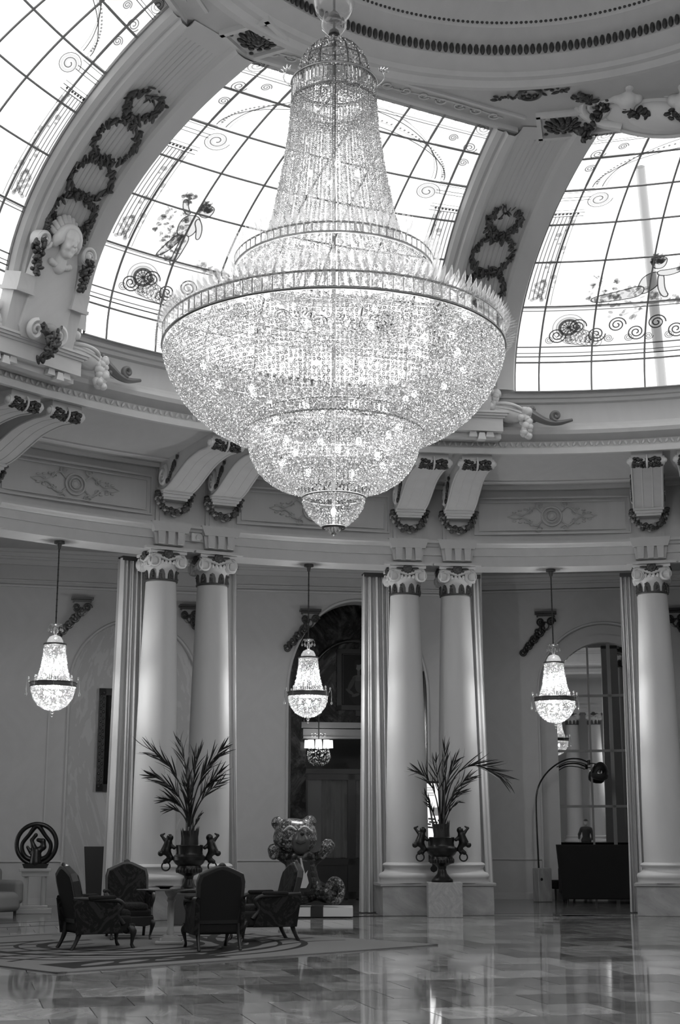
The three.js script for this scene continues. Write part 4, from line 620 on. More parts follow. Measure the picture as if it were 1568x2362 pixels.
// ---------------------------------------------------------------- hanging lamps under the entablature
function makePendant() {
  const t = thing('pendant_chandelier', '', 'chandelier', [0, 0, 0], 0, 'small crystal lamps hanging between the columns');
  // local y = 0 at the canopy; the lamp body hangs below
  part('canopy', [cyl(.1, .1, .05, 0, -.05, 0), cyl(.03, .05, .1, 0, -.15, 0)], M.gilt, t);
  part('cord', [cyl(.013, .013, 1.45, 0, -1.58, 0), ...Array.from({ length: 12 }, (_, i) => sph(.017, 0, -.2 - i * .115, 0, 1, 1.4, 1, 6))], M.black, t);
  part('glass_finial', [lathe([[.01, -1.64], [.06, -1.63], [.11, -1.6], [.115, -1.585], [.04, -1.61], [.015, -1.66]], 16, 1), lathe([[.02, -1.66], [.045, -1.7], [.03, -1.78], [.015, -1.8]], 12, 1)], crystal, t);
  for (let i = 0; i < 6; i++) part('drop', [sph(.02, Math.sin(i) * .13, -1.7, Math.cos(i) * .13, 1, 1.5, 1, 6), tube([V(Math.sin(i) * .1, -1.6, Math.cos(i) * .1), V(Math.sin(i) * .13, -1.63, Math.cos(i) * .13), V(Math.sin(i) * .13, -1.68, Math.cos(i) * .13)], .005, 6, 4)], crystal, t);
  part('glass_dome', lathe([[.16, -1.97], [.15, -1.9], [.11, -1.83], [.05, -1.8], [0, -1.79]], 20, 1), M.glass, t);
  part('upper_hoop', [torus(.2, .018, 0, -1.97, 0, PI / 2)], M.gilt, t);
  part('lower_hoop', [xf(new THREE.CylinderGeometry(.42, .42, .07, 36, 1, true), 0, -2.72, 0), torus(.42, .014, 0, -2.685, 0, PI / 2), torus(.42, .014, 0, -2.755, 0, PI / 2)], M.gilt, t);
  let m = []; beadStrings([[.19, -2.0], [.2, -2.12], [.24, -2.4], [.32, -2.66], [.4, -2.7]], 46, .028, .0135, m); beadSurface([[.4, -2.77], [.39, -2.85], [.35, -2.98], [.26, -3.1], [.14, -3.17], [.05, -3.19]], .03, .032, .0145, m, .15); beadSurface([[.19, -2.0], [.2, -2.06]], .025, .03, .013, m);
  crystals('crystal_beads', beadG, m, t, .25);
  part('drop', [sph(.035, 0, -3.23, 0, 1, 1, 1, 8), sph(.022, 0, -3.29, 0, 1, 1.3, 1, 8)], crystal, t);
  for (let i = 0; i < 8; i++) { const a = i / 8 * 2 * PI + .2, x = Math.sin(a) * .45, z = Math.cos(a) * .45; part('arm_drop', [tube([V(x * .93, -2.72, z * .93), V(x * 1.05, -2.62, z * 1.05), V(x * 1.08, -2.72, z * 1.08), V(x * 1.08, -2.86, z * 1.08)], .008, 10, 5), sph(.022, x * 1.08, -2.9, z * 1.08, 1, 1.8, 1, 6), sph(.018, x * 1.02, -2.6, z * 1.02, 1, 1.8, 1, 6)], crystal, t); }
  for (const [y, r, n] of [[-2.28, .07, 2], [-2.5, .11, 3], [-2.88, .17, 4]]) for (let i = 0; i < n; i++) { const a = i / n * 2 * PI + y * 3, o = part('bulb', sph(.026, 0, 0, 0, 1, 1.5, 1, 10), bulbSmall, t); o.position.set(Math.sin(a) * r, y, Math.cos(a) * r); }
  for (const y of [-2.4, -2.9]) lampLight(t, 0, y, 0, LAMP_W * 9, 4);
  return t;
}
const pendLabel = ['lit crystal pendant at the far left, between the left columns', 'lit crystal pendant in front of the marble doorway', 'lit crystal pendant in front of the arched mirror'];
const pend0 = makePendant();
const pendAt = [[137, 1256], [712, 1302], [1270, 1318]];
pendAt.forEach(([px, py], i) => { const p = P(azAt(px, 14.42, py), 14.42, 6.98), sc = [1.0, .98, 1.0][i]; const o = i ? dup(pend0, p, i * .7, pendLabel[i]) : pend0; if (!i) { o.position.copy(p); o.userData.label = pendLabel[0]; } o.scale.setScalar(sc); });
for (const [i, a] of [[0, 178.5], [1, 158]]) { dup(pend0, P(a, 14.42, 6.98), 1, ['near-side crystal pendant, seen only in the mirror', 'second near-side crystal pendant, seen only in the mirror'][i]); }

// ---------------------------------------------------------------- rug
{
  const a = at(133, 2247), b = at(1010, 2181), L = a.distanceTo(b), th = Math.atan2(-(b.z - a.z), b.x - a.x), W = 5.9;
  const t = thing('rug', 'large pale rug with black curved pattern under the armchairs', 'rug', a, th);
  const pat = canvasTex(1024, 1024, (c, w, h) => {
    c.fillStyle = '#8e8e8e'; c.fillRect(0, 0, w, h); c.strokeStyle = '#0c0c0c'; c.fillStyle = '#0c0c0c';
    c.save(); c.translate(0, h); c.scale(w / L, -h / W);
    // black plaque with pale wave at the near left corner
    c.fillRect(.35, .25, 2.4, .75); c.fillStyle = '#8a8a8a'; for (let i = 0; i < 3; i++) { c.beginPath(); c.ellipse(.95 + i * .55, .62, .34, .1, .4, 0, 7); c.fill(); } c.fillStyle = '#0c0c0c';
    // sweeping arcs round the middle
    for (const [r, lw] of [[1.1, .16], [1.45, .07], [1.9, .2], [2.25, .06], [2.6, .1]]) { c.lineWidth = lw; c.beginPath(); c.ellipse(L * .48, W * .52, r * 1.05, r, .3, r, r + 5.2); c.stroke(); }
    for (let i = 0; i < 6; i++) { c.lineWidth = .08 + .05 * (i % 3); c.beginPath(); c.moveTo(L * .5 + i * .4 - 1, .5 + .2 * i); c.bezierCurveTo(L * .7, 1 + i * .5, L * .8, 2 + i * .4, L * .95, 1.5 + i * .7); c.stroke(); c.beginPath(); c.moveTo(.3, 1.6 + i * .6); c.bezierCurveTo(L * .2, 2.2 + i * .5, L * .3, 1.4 + i * .6, L * .45, 2 + i * .5); c.stroke(); }
    c.restore();
  });
  const top = new THREE.PlaneGeometry(L - .1, W - .1); part('pile', xf(top, L / 2, .0185, -W / 2, -PI / 2), grey(.62, { map: pat, roughness: .95 }), t);
  part('border', [bx(L, .018, .12, L / 2, .009, -.06), bx(L, .018, .12, L / 2, .009, -W + .06), bx(.12, .018, W, .06, .009, -W / 2), bx(.12, .018, W, L - .06, .009, -W / 2), bx(L - .1, .014, W - .1, L / 2, .007, -W / 2)], grey(.16, { roughness: .95 }), t);
}

// ---------------------------------------------------------------- armchairs round the glass table
function makeArmchair() {
  const t = thing('armchair', '', 'armchair', [0, 0, 0], 0, 'four upholstered armchairs round the glass table');   // faces +z
  part('seat', [rb(.64, .24, .64, .05, 0, .33, .02)], M.velvet, t);
  part('cushion', rb(.54, .13, .58, .06, 0, .47, .05), sitFabric, t);
  part('seat_rail', xf(extr([[-.34, .23], [-.2, .2], [0, .215], [.2, .2], [.34, .23], [.34, .33], [-.34, .33]], .05, .01), 0, 0, .3), M.chairWood, t);
  const tilt = -.2, out = [[-.31, 0], [.31, 0], [.335, .3], [.34, .58], [.31, .68], [.2, .73], [.08, .78], [0, .795], [-.08, .78], [-.2, .73], [-.31, .68], [-.34, .58], [-.335, .3]], inn = out.map(([x, y]) => [x * .88, y < .01 ? .05 : y * .945]);
  part('back_frame', xf(extr(out, .06, .012, [inn]), 0, .36, -.3, tilt), M.chairWood, t);
  part('backrest', [xf(extr(inn, .05, .02), 0, .36, -.27, tilt)], sitFabric, t);
  part('back_cover', xf(extr(inn, .03, .0), 0, .36, -.315, tilt), M.velvet, t);
  part('crest', [xf(torus(.045, .016, 0, 0, 0), 0, 1.13, -.44), sph(.03, 0, 1.16, -.44, 1.6, 1, .7, 8)], M.chairWood, t);
  for (const s of [-1, 1]) {
    const g = new THREE.Group(); g.name = 'arm'; t.add(g);
    part('arm_rail', taper([V(s * .33, .7, -.4), V(s * .36, .68, -.1), V(s * .37, .66, .14), V(s * .36, .6, .2), V(s * .34, .48, .14), V(s * .33, .34, .22)], [.028, .03, .034, .03, .026, .03], 24, 8), M.chairWood, g);
    part('arm_pad', rb(.09, .06, .34, .028, s * .36, .705, -.06), M.velvet, g);
    part('side_panel', xf(extr([[-.34, .22], [.2, .22], [.14, .42], [.12, .64], [-.4, .68]], .045, .01), s * .335 + .022, 0, 0, 0, -PI / 2), sitFabric, g);
  }
  for (const s of [-1, 1]) part('leg', taper([V(s * .31, .3, .3), V(s * .335, .24, .34), V(s * .315, .12, .34), V(s * .3, .05, .34), V(s * .305, 0, .365)], [.045, .045, .028, .018, .026], 16, 8), M.chairWood, t);
  for (const s of [-1, 1]) part('leg', taper([V(s * .3, .36, -.29), V(s * .3, .2, -.31), V(s * .3, .08, -.35), V(s * .3, 0, -.39)], [.036, .034, .024, .024], 14, 8), M.chairWood, t);
  return t;
}
const chair0 = makeArmchair();
chair0.scale.set(.94, .96, 1.18);
const chairs = [
  [at(222, 2190), Math.atan2(.86, -.5), 'leftmost armchair, seen from its side and back'],
  [at(295, 2166), Math.atan2(.25, 1), 'patterned armchair facing the camera behind the glass table'],
  [at(489, 2191), Math.atan2(-.32, -1), 'armchair seen straight from behind in front of the glass table'],
  [at(606, 2172), Math.atan2(-.93, .36), 'rightmost armchair, facing left beside the bear statue']];
chairs.forEach(([p, a, l], i) => { p.y = .0195; if (i) dup(chair0, p, a, l); else { chair0.position.copy(p); chair0.rotation.y = a; chair0.userData.label = l; } });
{
  const p = at(392, 2180), t = thing('glass_table', 'round glass table on a clear column foot between the armchairs', 'table', [p.x, .018, p.z]);
  part('table_top', lathe([[0, .745], [.5, .745], [.52, .752], [.5, .76], [0, .76]], 48, .6), grey(.03, { roughness: .06, transmission: .35, thickness: 0 }), t);
  part('column', lathe([[0, .12], [.05, .12], [.06, .16], [.045, .2], [.05, .5], [.042, .56], [.065, .6], [.05, .64], [.09, .7], [.1, .745], [0, .745]], 24, .7), M.acrylic, t);
  part('foot', [rb(.4, .05, .4, .02, 0, .027, 0), lathe([[0, .05], [.16, .05], [.15, .09], [.09, .12], [0, .12]], 24)], M.acrylic, t);
  const b = thing('bowl', 'small dark dish on the glass table', 'bowl', [p.x - .12, .778, p.z - .2]); part('dish', lathe([[0, 0], [.07, .0], [.14, .03], [.135, .035], [.06, .012], [0, .012]], 24), M.darkWood, b);
}
// tall narrow chair against the wall
{ const p = at(217, 2093), t = thing('tall_chair', 'narrow tall-backed dark chair left of the leftmost curtain', 'chair', p, .15); part('back', xf(extr([[-.17, .2], [.17, .2], [.26, 1.42], [-.26, 1.42]], .08, .02), 0, 0, -.04, -.05), M.darkWood, t); part('seat', rb(.42, .1, .42, .03, 0, .42, -.24), M.darkWood, t); for (const [x, z] of [[-.17, 0], [.17, 0], [-.17, -.42], [.17, -.42]]) part('leg', taper([V(x, .42, z), V(x, .2, z), V(x * 1.05, 0, z)], [.03, .026, .018], 6, 6), M.darkWood, t); t.scale.set(.95, .9, .95); }
// ring sculpture on a clear pedestal
{
  const p = at(77, 2106); const t = thing('clear_pedestal', 'pale pedestal on four clear posts below the ring sculpture', 'pedestal', p, .2);
  part('foot', [rb(.72, .1, .72, .01, 0, .05, 0), rb(.56, .06, .56, .01, 0, .13, 0)], M.acrylic, t); for (const x of [-.18, .18]) for (const z of [-.18, .18]) part('post', cyl(.055, .055, .56, x, .16, z, 16), M.acrylic, t); part('top', [rb(.54, .1, .54, .01, 0, .77, 0), rb(.64, .06, .64, .01, 0, .85, 0)], M.acrylic, t);
  const q = thing('ring_sculpture', 'black openwork ring sculpture with curled figure on the clear pedestal', 'sculpture', [p.x, .88, p.z], .1);
  const blk = grey(.006, { roughness: .35 });
  part('foot', [xf(extr([[-.22, 0], [.22, 0], [.26, .09], [-.26, .09]], .22), 0, 0, -.11)], blk, q);
  part('outer_ring', [torus(.4, .045, 0, .48, 0, 0, 0, 48, 8)], blk, q);
  part('flame_ring', taper([V(0, .14, 0), V(-.22, .24, 0), V(-.29, .46, 0), V(-.16, .66, 0), V(0, .84, 0), V(.16, .66, 0), V(.29, .46, 0), V(.22, .24, 0), V(0, .14, 0)], [.06, .045, .04, .04, .05, .04, .04, .045, .06], 60, 8), blk, q);
  part('figure', blob([[0, .12, 0, 0, .32, 0, .13, .1], [0, .3, 0, -.06, .44, 0, .09, .05], [-.06, .44, 0, -.1, .56, 0, .05, .035], [-.1, .56, 0, -.02, .66, 0, .035, .04], [.03, .34, 0, .14, .42, 0, .07, .06], [.14, .42, 0, .13, .54, 0, .06, .05], [.13, .54, 0, .03, .56, 0, .05, .04], [-.1, .3, 0, -.18, .42, 0, .04, .03]], 44, .02), blk, q);
}
{ const p = at(-22, 2112), t = thing('pale_armchair', 'low rounded grey armchair cut by the left edge', 'armchair', p, .9), m = grey(.2, { roughness: .8 }); part('shell', [rb(.9, .38, .8, .12, 0, .26, 0), rb(.9, .62, .22, .1, 0, .6, -.32), rb(.2, .46, .8, .09, -.4, .44, 0), rb(.2, .46, .8, .09, .4, .44, 0)], m, t); for (const [x, z] of [[-.35, -.3], [.35, -.3], [-.35, .3], [.35, .3]]) part('leg', cyl(.03, .03, .09, x, 0, z, 10), M.black, t); }
// framed mirror in the papered niche
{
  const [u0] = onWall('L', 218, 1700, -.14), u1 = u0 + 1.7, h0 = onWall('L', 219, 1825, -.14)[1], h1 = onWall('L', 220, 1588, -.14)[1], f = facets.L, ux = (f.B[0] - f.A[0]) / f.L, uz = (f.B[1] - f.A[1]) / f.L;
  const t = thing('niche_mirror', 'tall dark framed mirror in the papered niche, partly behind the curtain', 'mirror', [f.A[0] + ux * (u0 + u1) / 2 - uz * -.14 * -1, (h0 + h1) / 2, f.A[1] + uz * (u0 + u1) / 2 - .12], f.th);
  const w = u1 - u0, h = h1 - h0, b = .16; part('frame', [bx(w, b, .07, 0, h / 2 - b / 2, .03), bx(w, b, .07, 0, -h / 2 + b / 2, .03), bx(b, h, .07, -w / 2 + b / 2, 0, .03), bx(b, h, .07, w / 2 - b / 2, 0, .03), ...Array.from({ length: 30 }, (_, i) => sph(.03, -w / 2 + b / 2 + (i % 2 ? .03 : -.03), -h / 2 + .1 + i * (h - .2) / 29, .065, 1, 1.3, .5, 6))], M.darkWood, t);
  part('darkened_mirror_glass', bx(w - b * 1.6, h - b * 1.6, .02, 0, 0, .01), grey(.05, { roughness: .03, metalness: .9 }), t);  // dim reflection put into the dark glass colour
}

// ---------------------------------------------------------------- marble doorway with painting and inner lamp
{
  const a = aM, g = new THREE.Group(); g.name = 'marble_recess'; gM.add(g);
  const dep = 1.3, y1 = 7.6;
  part('lining', [bx(.06, y1, dep, a.c - a.hw - .03 + .06, y1 / 2, -dep / 2 - .02), bx(.06, y1, dep, a.c + a.hw - .03, y1 / 2, -dep / 2 - .02), bx(a.hw * 2.2, .06, dep, a.c, y1, -dep / 2 - .1)], M.darkMarble, g);
  // back wall of the recess with a wide doorway and an arched upper panel
  const L0 = a.c - a.hw - .2, R0 = a.c + a.hw + .2, [dl, dt] = onWall('M', 706, 1672, -dep), dr = a.c + a.hw * .78;
  part('marble_back', xf(extr([[L0, 0], [dl, 0], [dl, dt - .02], [dr, dt - .02], [dr, 0], [R0, 0], [R0, y1], [L0, y1]], .25), 0, 0, -dep - .25), M.darkMarble, g);
  const arc = []; for (let i = 0; i <= 24; i++) { const t = PI - i / 24 * PI; arc.push(V(lerp(dl, dr, .5) + (dr - dl) * .5 * Math.cos(t), 5.0 + 1.35 * Math.sin(t), -dep + .03)); }
  part('arch_rib', [tube(arc, .05, 40, 6), bx(.1, 5 - dt, .1, dl, (5 + dt) / 2, -dep + .03)], M.darkMarble, g);
  part('lintel', [bx(dr - dl + .3, .14, .34, (dl + dr) / 2, dt - .02, -dep + .1), bx(dr - dl + .2, .18, .26, (dl + dr) / 2, dt - .2, -dep + .06), bx(dr - dl + .2, .05, .3, (dl + dr) / 2, dt - .32, -dep + .08)], grey(.28, { roughness: .5 }), g);
  part('small_plate', bx(.5, .16, .03, dl + 1.5, dt + .32, -dep + .02), M.black, g);
  // dim room beyond the doorway
  part('inner_room', [bx(5, 6, .1, a.c, 3, -dep - 5), bx(.1, 6, 5, a.c - 2.5, 3, -dep - 2.6), bx(.1, 6, 5, a.c + 2.5, 3, -dep - 2.6), bx(5, .1, 5, a.c, 5.2, -dep - 2.6)], grey(.38, { roughness: .6 }), g);
  const door = structGroup('door_1', 'dark panelled double door in the marble doorway', 'door'); door.position.copy(gM.position); door.rotation.copy(gM.rotation);
  const dw = (dr - dl) / 2, DH = onWall('M', 706, 1782, -dep)[1];
  for (let i = 0; i < 2; i++) { const lf = new THREE.Group(); lf.name = 'leaf'; door.add(lf); const x0 = dl + i * dw; part('stile', [bx(.1, DH, .06, x0 + .05, DH / 2, -dep - .4), bx(.1, DH, .06, x0 + dw - .05, DH / 2, -dep - .4), ...[.1, .9, DH - .08].map(y => bx(dw, .16, .06, x0 + dw / 2, y, -dep - .4))], M.darkWood, lf); part('panel', [bx(dw - .18, .66, .03, x0 + dw / 2, .5, -dep - .41)], M.darkWood, lf); part('pane', bx(dw - .18, DH - 1.1, .015, x0 + dw / 2, (DH + .9) / 2, -dep - .41), grey(.9, { roughness: .05, transmission: .95, thickness: 0 }), lf); }
  part('transom', [bx(dr - dl, .12, .1, (dl + dr) / 2, DH + .05, -dep - .4)], M.darkWood, door);
  part('curtain_pleats', [patch((u, v) => V(lerp(dl + .5, dl + 1.5, u), lerp(.05, DH - .1, v), -dep - .8 + .06 * Math.sin(u * 30)), 50, 1, 2.5)], grey(.08, { roughness: .9 }), door);
  // portrait in a black frame
  const [p0, q1] = onWall('M', 776, 1497, -dep), [, q0] = onWall('M', 776, 1638, -dep), pw = 1.3, ph = q1 - q0, t = thing('portrait', 'dark framed portrait of a seated woman over the doorway', 'painting', [0, 0, 0], gM.rotation.y);
  const cc = V(p0 + pw / 2, (q0 + q1) / 2, -dep + .04).applyMatrix4(mx(MA[0], 0, MA[1], 0, gM.rotation.y)); t.position.copy(cc);
  part('frame', [bx(pw, .12, .08, 0, ph / 2 - .06, 0), bx(pw, .12, .08, 0, -ph / 2 + .06, 0), bx(.12, ph, .08, -pw / 2 + .06, 0, 0), bx(.12, ph, .08, pw / 2 - .06, 0, 0), bx(pw - .3, .02, .1, 0, ph / 2 - .14, 0), bx(.02, ph - .3, .1, -pw / 2 + .15, 0, 0)], M.black, t);
  part('canvas', bx(pw - .24, ph - .24, .02, 0, 0, .0), grey(1, { roughness: .75, map: canvasTex(256, 300, (c, w, h) => { c.fillStyle = '#0a0a0a'; c.fillRect(0, 0, w, h); const el = (x, y, a, b, k, r = 0) => { c.fillStyle = k; c.beginPath(); c.ellipse(x * w, y * h, a * w, b * h, r, 0, 7); c.fill(); }; el(.45, .7, .3, .3, '#161616'); el(.44, .6, .12, .16, '#3c3c3c'); el(.42, .47, .16, .06, '#4a4a4a'); el(.41, .36, .035, .1, '#505050'); el(.41, .24, .075, .085, '#6a6a6a'); el(.41, .165, .085, .05, '#1a1a1a'); el(.34, .22, .025, .07, '#1a1a1a'); el(.24, .58, .05, .16, '#3a3a3a', .5); el(.2, .74, .12, .03, '#404040', .6); el(.58, .62, .04, .14, '#363636', -.4); el(.34, .8, .1, .03, '#444444', -.3); }) }), t);
  // inner lamp with cylindrical shades
  const lp = atZ(735, 1690, 35.55), l = thing('shaded_chandelier', 'small chandelier with glowing cylinder shades inside the doorway', 'chandelier', lp);
  part('stem', [cyl(.015, .015, .75, 0, -.3, 0, 8), cyl(.05, .05, .05, 0, .4, 0, 12)], M.gilt, l);
  for (let i = 0; i < 8; i++) { const q = i / 8 * 2 * PI; part('shade', xf(new THREE.CylinderGeometry(.075, .085, .19, 16, 1, true), Math.sin(q) * .27, -.28, Math.cos(q) * .27), grey(.85, { emissive: new THREE.Color(1, 1, 1), emissiveIntensity: 1.6, transmission: .4, roughness: 1, thickness: 0 }), l); part('arm', tube([V(0, -.4, 0), V(Math.sin(q) * .15, -.5, Math.cos(q) * .15), V(Math.sin(q) * .27, -.38, Math.cos(q) * .27)], .01, 8, 5), M.gilt, l); part('finial', sph(.03, Math.sin(q + .3) * .17, -.06, Math.cos(q + .3) * .17, 1, 1.4, 1, 6), crystal, l); }
  const m = []; beadSurface([[.26, -.45], [.28, -.6], [.22, -.72], [.1, -.8]], .05, .06, .02, m, .3, .6); stuff('crystal_beads', beadG, crystal, m, l); lampLight(l, 0, -.3, 0, .5, 8);
}

// ---------------------------------------------------------------- arched mirror door on the right wall
const mirrorDoor = structGroup('door_2', 'arched mirror with glazing bars behind the sofa', 'mirror');
{
  mirrorDoor.position.set(RA[0], 0, RA[1]); mirrorDoor.rotation.y = facets.R.th;
  const a = aR, dep = .3, hw = a.hw - .42, rise = hw * .95, top = onWall('R', 1400, 1483, -dep)[1], sp = top - rise, cx = a.c;
  const cut = (k) => { const p = []; for (let i = 0; i <= 28; i++) { const t = PI - i / 28 * PI; p.push([cx + (hw + k) * Math.cos(t), sp + (rise + k) * Math.sin(t)]); } return p; };
  // stepped arch reveal
  const outer = []; for (let i = 0; i <= 28; i++) { const t = PI - i / 28 * PI; outer.push([cx + (a.hw + .02) * Math.cos(t), a.sp + (a.rise + .02) * Math.sin(t)]); }
  part('reveal', [xf(extr([[cx - a.hw - .02, 0], ...outer, [cx + a.hw + .02, 0], [cx + hw, 0], ...cut(0).reverse(), [cx - hw, 0]], .12), 0, 0, -dep), xf(extr([[cx - hw - .2, 0], ...cut(.2), [cx + hw + .2, 0], [cx + hw, 0], ...cut(0).reverse(), [cx - hw, 0]], .08), 0, 0, -dep + .1)], M.wall, mirrorDoor);
  const xs = [cx - hw, onWall('R', 1361, 1700, -dep)[0], onWall('R', 1410, 1700, -dep)[0], cx + hw * .55, cx + hw], ys = [0, onWall('R', 1361, 1860, -dep)[1], onWall('R', 1361, 1732, -dep)[1], onWall('R', 1361, 1605, -dep)[1], top];
  const roof = x => sp + rise * Math.sqrt(Math.max(0, 1 - ((x - cx) / hw) ** 2));
  for (let i = 0; i < 4; i++) for (let j = 0; j < 4; j++) { const p = j < 3 ? [[xs[i], ys[j]], [xs[i + 1], ys[j]], [xs[i + 1], ys[j + 1]], [xs[i], ys[j + 1]]] : [[xs[i], ys[3]], [xs[i + 1], ys[3]], ...Array.from({ length: 9 }, (_, q) => { const x = lerp(xs[i + 1], xs[i], q / 8); return [x, Math.max(ys[3] + .01, roof(x))]; })]; part('pane', xf(xf(extr(p, .01), 0, 0, 0, .008), 0, 0, -dep - .05), M.mirror, mirrorDoor); }
  for (const x of xs.slice(1, 4)) part('glazing_bar', bx(x === xs[2] ? .09 : .05, roof(x), .04, x, roof(x) / 2, -dep + .01), M.frame, mirrorDoor);
  for (const y of ys.slice(1, 4)) part('glazing_bar', bx(hw * 2, .06, .04, cx, y, -dep + .01), M.frame, mirrorDoor);
}
// sofa seen from behind and an armchair beside it, black against the mirror
{
  const p = at(1400, 2084), t = thing('sofa', 'black sofa seen from behind in front of the mirror', 'sofa', [p.x, 0, p.z], -.1); const W = 2.2;
  part('back', xf(extr([[-W / 2 + .1, .12], [W / 2 - .1, .12], [W / 2, 1.3], [-W / 2, 1.3]], .18, .03), 0, 0, -.1), M.velvet, t); part('seat', rb(W - .2, .4, .85, .06, 0, .32, -.5), M.velvet, t); for (const s of [-1, 1]) part('arm', rb(.16, .62, .9, .06, s * (W / 2 - .12), .5, -.45), M.velvet, t); for (const s of [-1, 1]) for (const z of [0, -.85]) part('leg', cyl(.025, .03, .13, s * (W / 2 - .2), 0, z, 10), M.darkWood, t);
  const q = at(1297, 2079), c = thing('side_chair', 'black curved chair left of the sofa in front of the mirror', 'chair', [q.x, 0, q.z - .4], -1.2); part('back', xf(extr([[-.3, .3], [.3, .3], [.34, 1.22], [-.34, 1.22]], .09, .03), 0, 0, -.3, -.25), M.velvet, c); part('seat', rb(.64, .2, .62, .06, 0, .38, 0), M.velvet, c); for (const [x, z] of [[-.26, -.26], [.26, -.26], [-.26, .26], [.26, .26]]) part('leg', cyl(.018, .025, .3, x, 0, z, 10), M.darkWood, c);
}
// arc lamp with marble block
{
  const p = at(1252, 2080), t = thing('arc_lamp', 'arching floor lamp with marble block and metal dome shade', 'floor lamp', [p.x, 0, p.z]), sc = 3300 / 35.6 / 1.0;
  const X = px => (px - 1252) / 95.5, Y = py => (2080 - py) / 95.5;
  part('block', rb(.36, .78, .3, .02, 0, .39, 0, .35), M.plinth, t); part('hole', xf(cyl(.035, .035, .01, 0, 0, 0, 14), -.04, .52, .165, PI / 2, .35), M.black, t);
  part('stem', taper([V(X(1245), .5, 0), V(X(1243), Y(1870), 0), V(X(1245), Y(1840), 0), V(X(1255), Y(1812), 0), V(X(1280), Y(1782), 0), V(X(1315), Y(1762), 0), V(X(1345), Y(1760), 0), V(X(1368), Y(1768), 0)], [.022, .022, .02, .02, .018, .018], 60, 8), grey(.05, { roughness: .2, metalness: .8 }), t);
  part('inner_arc', tube([V(X(1293), Y(1779), 0), V(X(1318), Y(1767), 0), V(X(1345), Y(1768), 0), V(X(1364), Y(1774), 0)], .012, 20, 6), grey(.05, { roughness: .2, metalness: .8 }), t);
  part('shade', xf(lathe([[.0, .3], [.05, .29], [.15, .22], [.21, .1], [.22, 0], [.215, 0], [.2, .1], [.14, .2], [0, .27]], 28, .8), X(1392), Y(1795), 0, 0, 0, -.15), grey(.12, { roughness: .12, metalness: 1 }), t);
  part('lower_shade', xf(lathe([[.215, 0], [.2, -.08], [.14, -.13], [.0, -.15]], 24, .8), X(1392), Y(1795), 0, 0, 0, -.15), grey(.03, { roughness: .4 }), t);
  part('joint', [cyl(.035, .035, .12, X(1368), Y(1774), 0, 12), tube([V(X(1368), Y(1770), 0), V(X(1385), Y(1772), 0), V(X(1390), Y(1778), 0)], .014, 8, 6)], M.black, t);
}
// glowing information screen between the middle columns
{
  const t = thing('display_screen', 'bright upright information screen behind the right palm', 'screen', [0, 0, 0]); const p = atZ(1000, 2090, 31.6); t.position.set(p.x, 0, p.z);
  const y0 = atZ(1000, 1936, 31.6).y, y1 = atZ(1000, 1807, 31.6).y, w = .5;
  part('case', [bx(w + .08, y1 - y0 + .1, .1, 0, (y0 + y1) / 2, -.06), bx(.3, y0, .08, 0, y0 / 2, -.06), bx(.6, .04, .4, 0, .02, -.06)], M.black, t);
  const img = canvasTex(128, 300, (c, w, h) => { c.fillStyle = '#fff'; c.fillRect(0, 0, w, h); c.fillStyle = '#999'; for (const y of [22, 34, 50, 62]) c.fillRect(26, y, 50, 4); c.fillStyle = '#888'; c.fillRect(58, 130, 40, 44); c.fillStyle = '#333'; for (let i = 0; i < 26; i++) c.fillRect(20 + (i * 37) % 90, 180 + (i * 53) % 62, 14, 9); });
  part('screen', bx(w, y1 - y0, .01, 0, (y0 + y1) / 2, 0), new THREE.MeshStandardMaterial({ color: 0x000000, emissive: 0xffffff, emissiveMap: img, emissiveIntensity: 1.0, roughness: .3 }), t);
  const l = new THREE.RectAreaLight(0xffffff, .8, w, y1 - y0); l.position.set(0, (y0 + y1) / 2, .03); l.rotation.y = PI; t.add(l);
}

// ---------------------------------------------------------------- urns with palms
function makeUrn() {
  const t = thing('bronze_urn', '', 'urn', [0, 0, 0], 0, 'bronze urns with winged handle figures');
  part('body', lathe([[0, 0], [.21, 0], [.21, .04], [.17, .08], [.1, .16], [.075, .24], [.09, .3], [.15, .33], [.22, .36], [.23, .42], [.21, .48], [.26, .52], [.3, .58], [.3, .64], [.25, .68], [.24, .72], [.25, .84], [.24, .85], [.22, .84], [.2, .7], [0, .66]], 36, .5), M.bronze, t);
  part('soil', lathe([[0, .8], [.22, .8]], 24), M.black, t);
  const fl = []; for (let i = 0; i < 24; i++) { const a = i / 24 * 2 * PI; fl.push(sph(.03, Math.sin(a) * .225, .4, Math.cos(a) * .225, .6, 1.6, .6, 6)); } part('gadroon', fl, grey(.05, { roughness: .3, metalness: .6 }), t);
  for (const s of [-1, 1]) {
    part('handle_figure', blob([ball(s * .36, .98, 0, .065), [s * .38, .9, 0, s * .42, .74, 0, .065, .08], [s * .42, .76, 0, s * .34, .62, 0, .07, .05], [s * .34, .62, 0, s * .44, .55, 0, .05, .04], [s * .38, .88, 0, s * .28, .8, .02, .04, .035], [s * .42, .88, 0, s * .5, .74, 0, .04, .03], ball(s * .52, .7, 0, .055), [s * .42, .9, -.02, s * .52, 1.02, -.03, .04, .02], [s * .52, 1.02, -.03, s * .46, 1.05, -.03, .02, .015]], 44, .02), M.bronze, t);
    part('ring', [torus(.075, .014, s * .42, .47, 0, 0, 0, 20, 6), sph(.05, s * .38, .57, 0)], M.bronze, t);
  }
  return t;
}
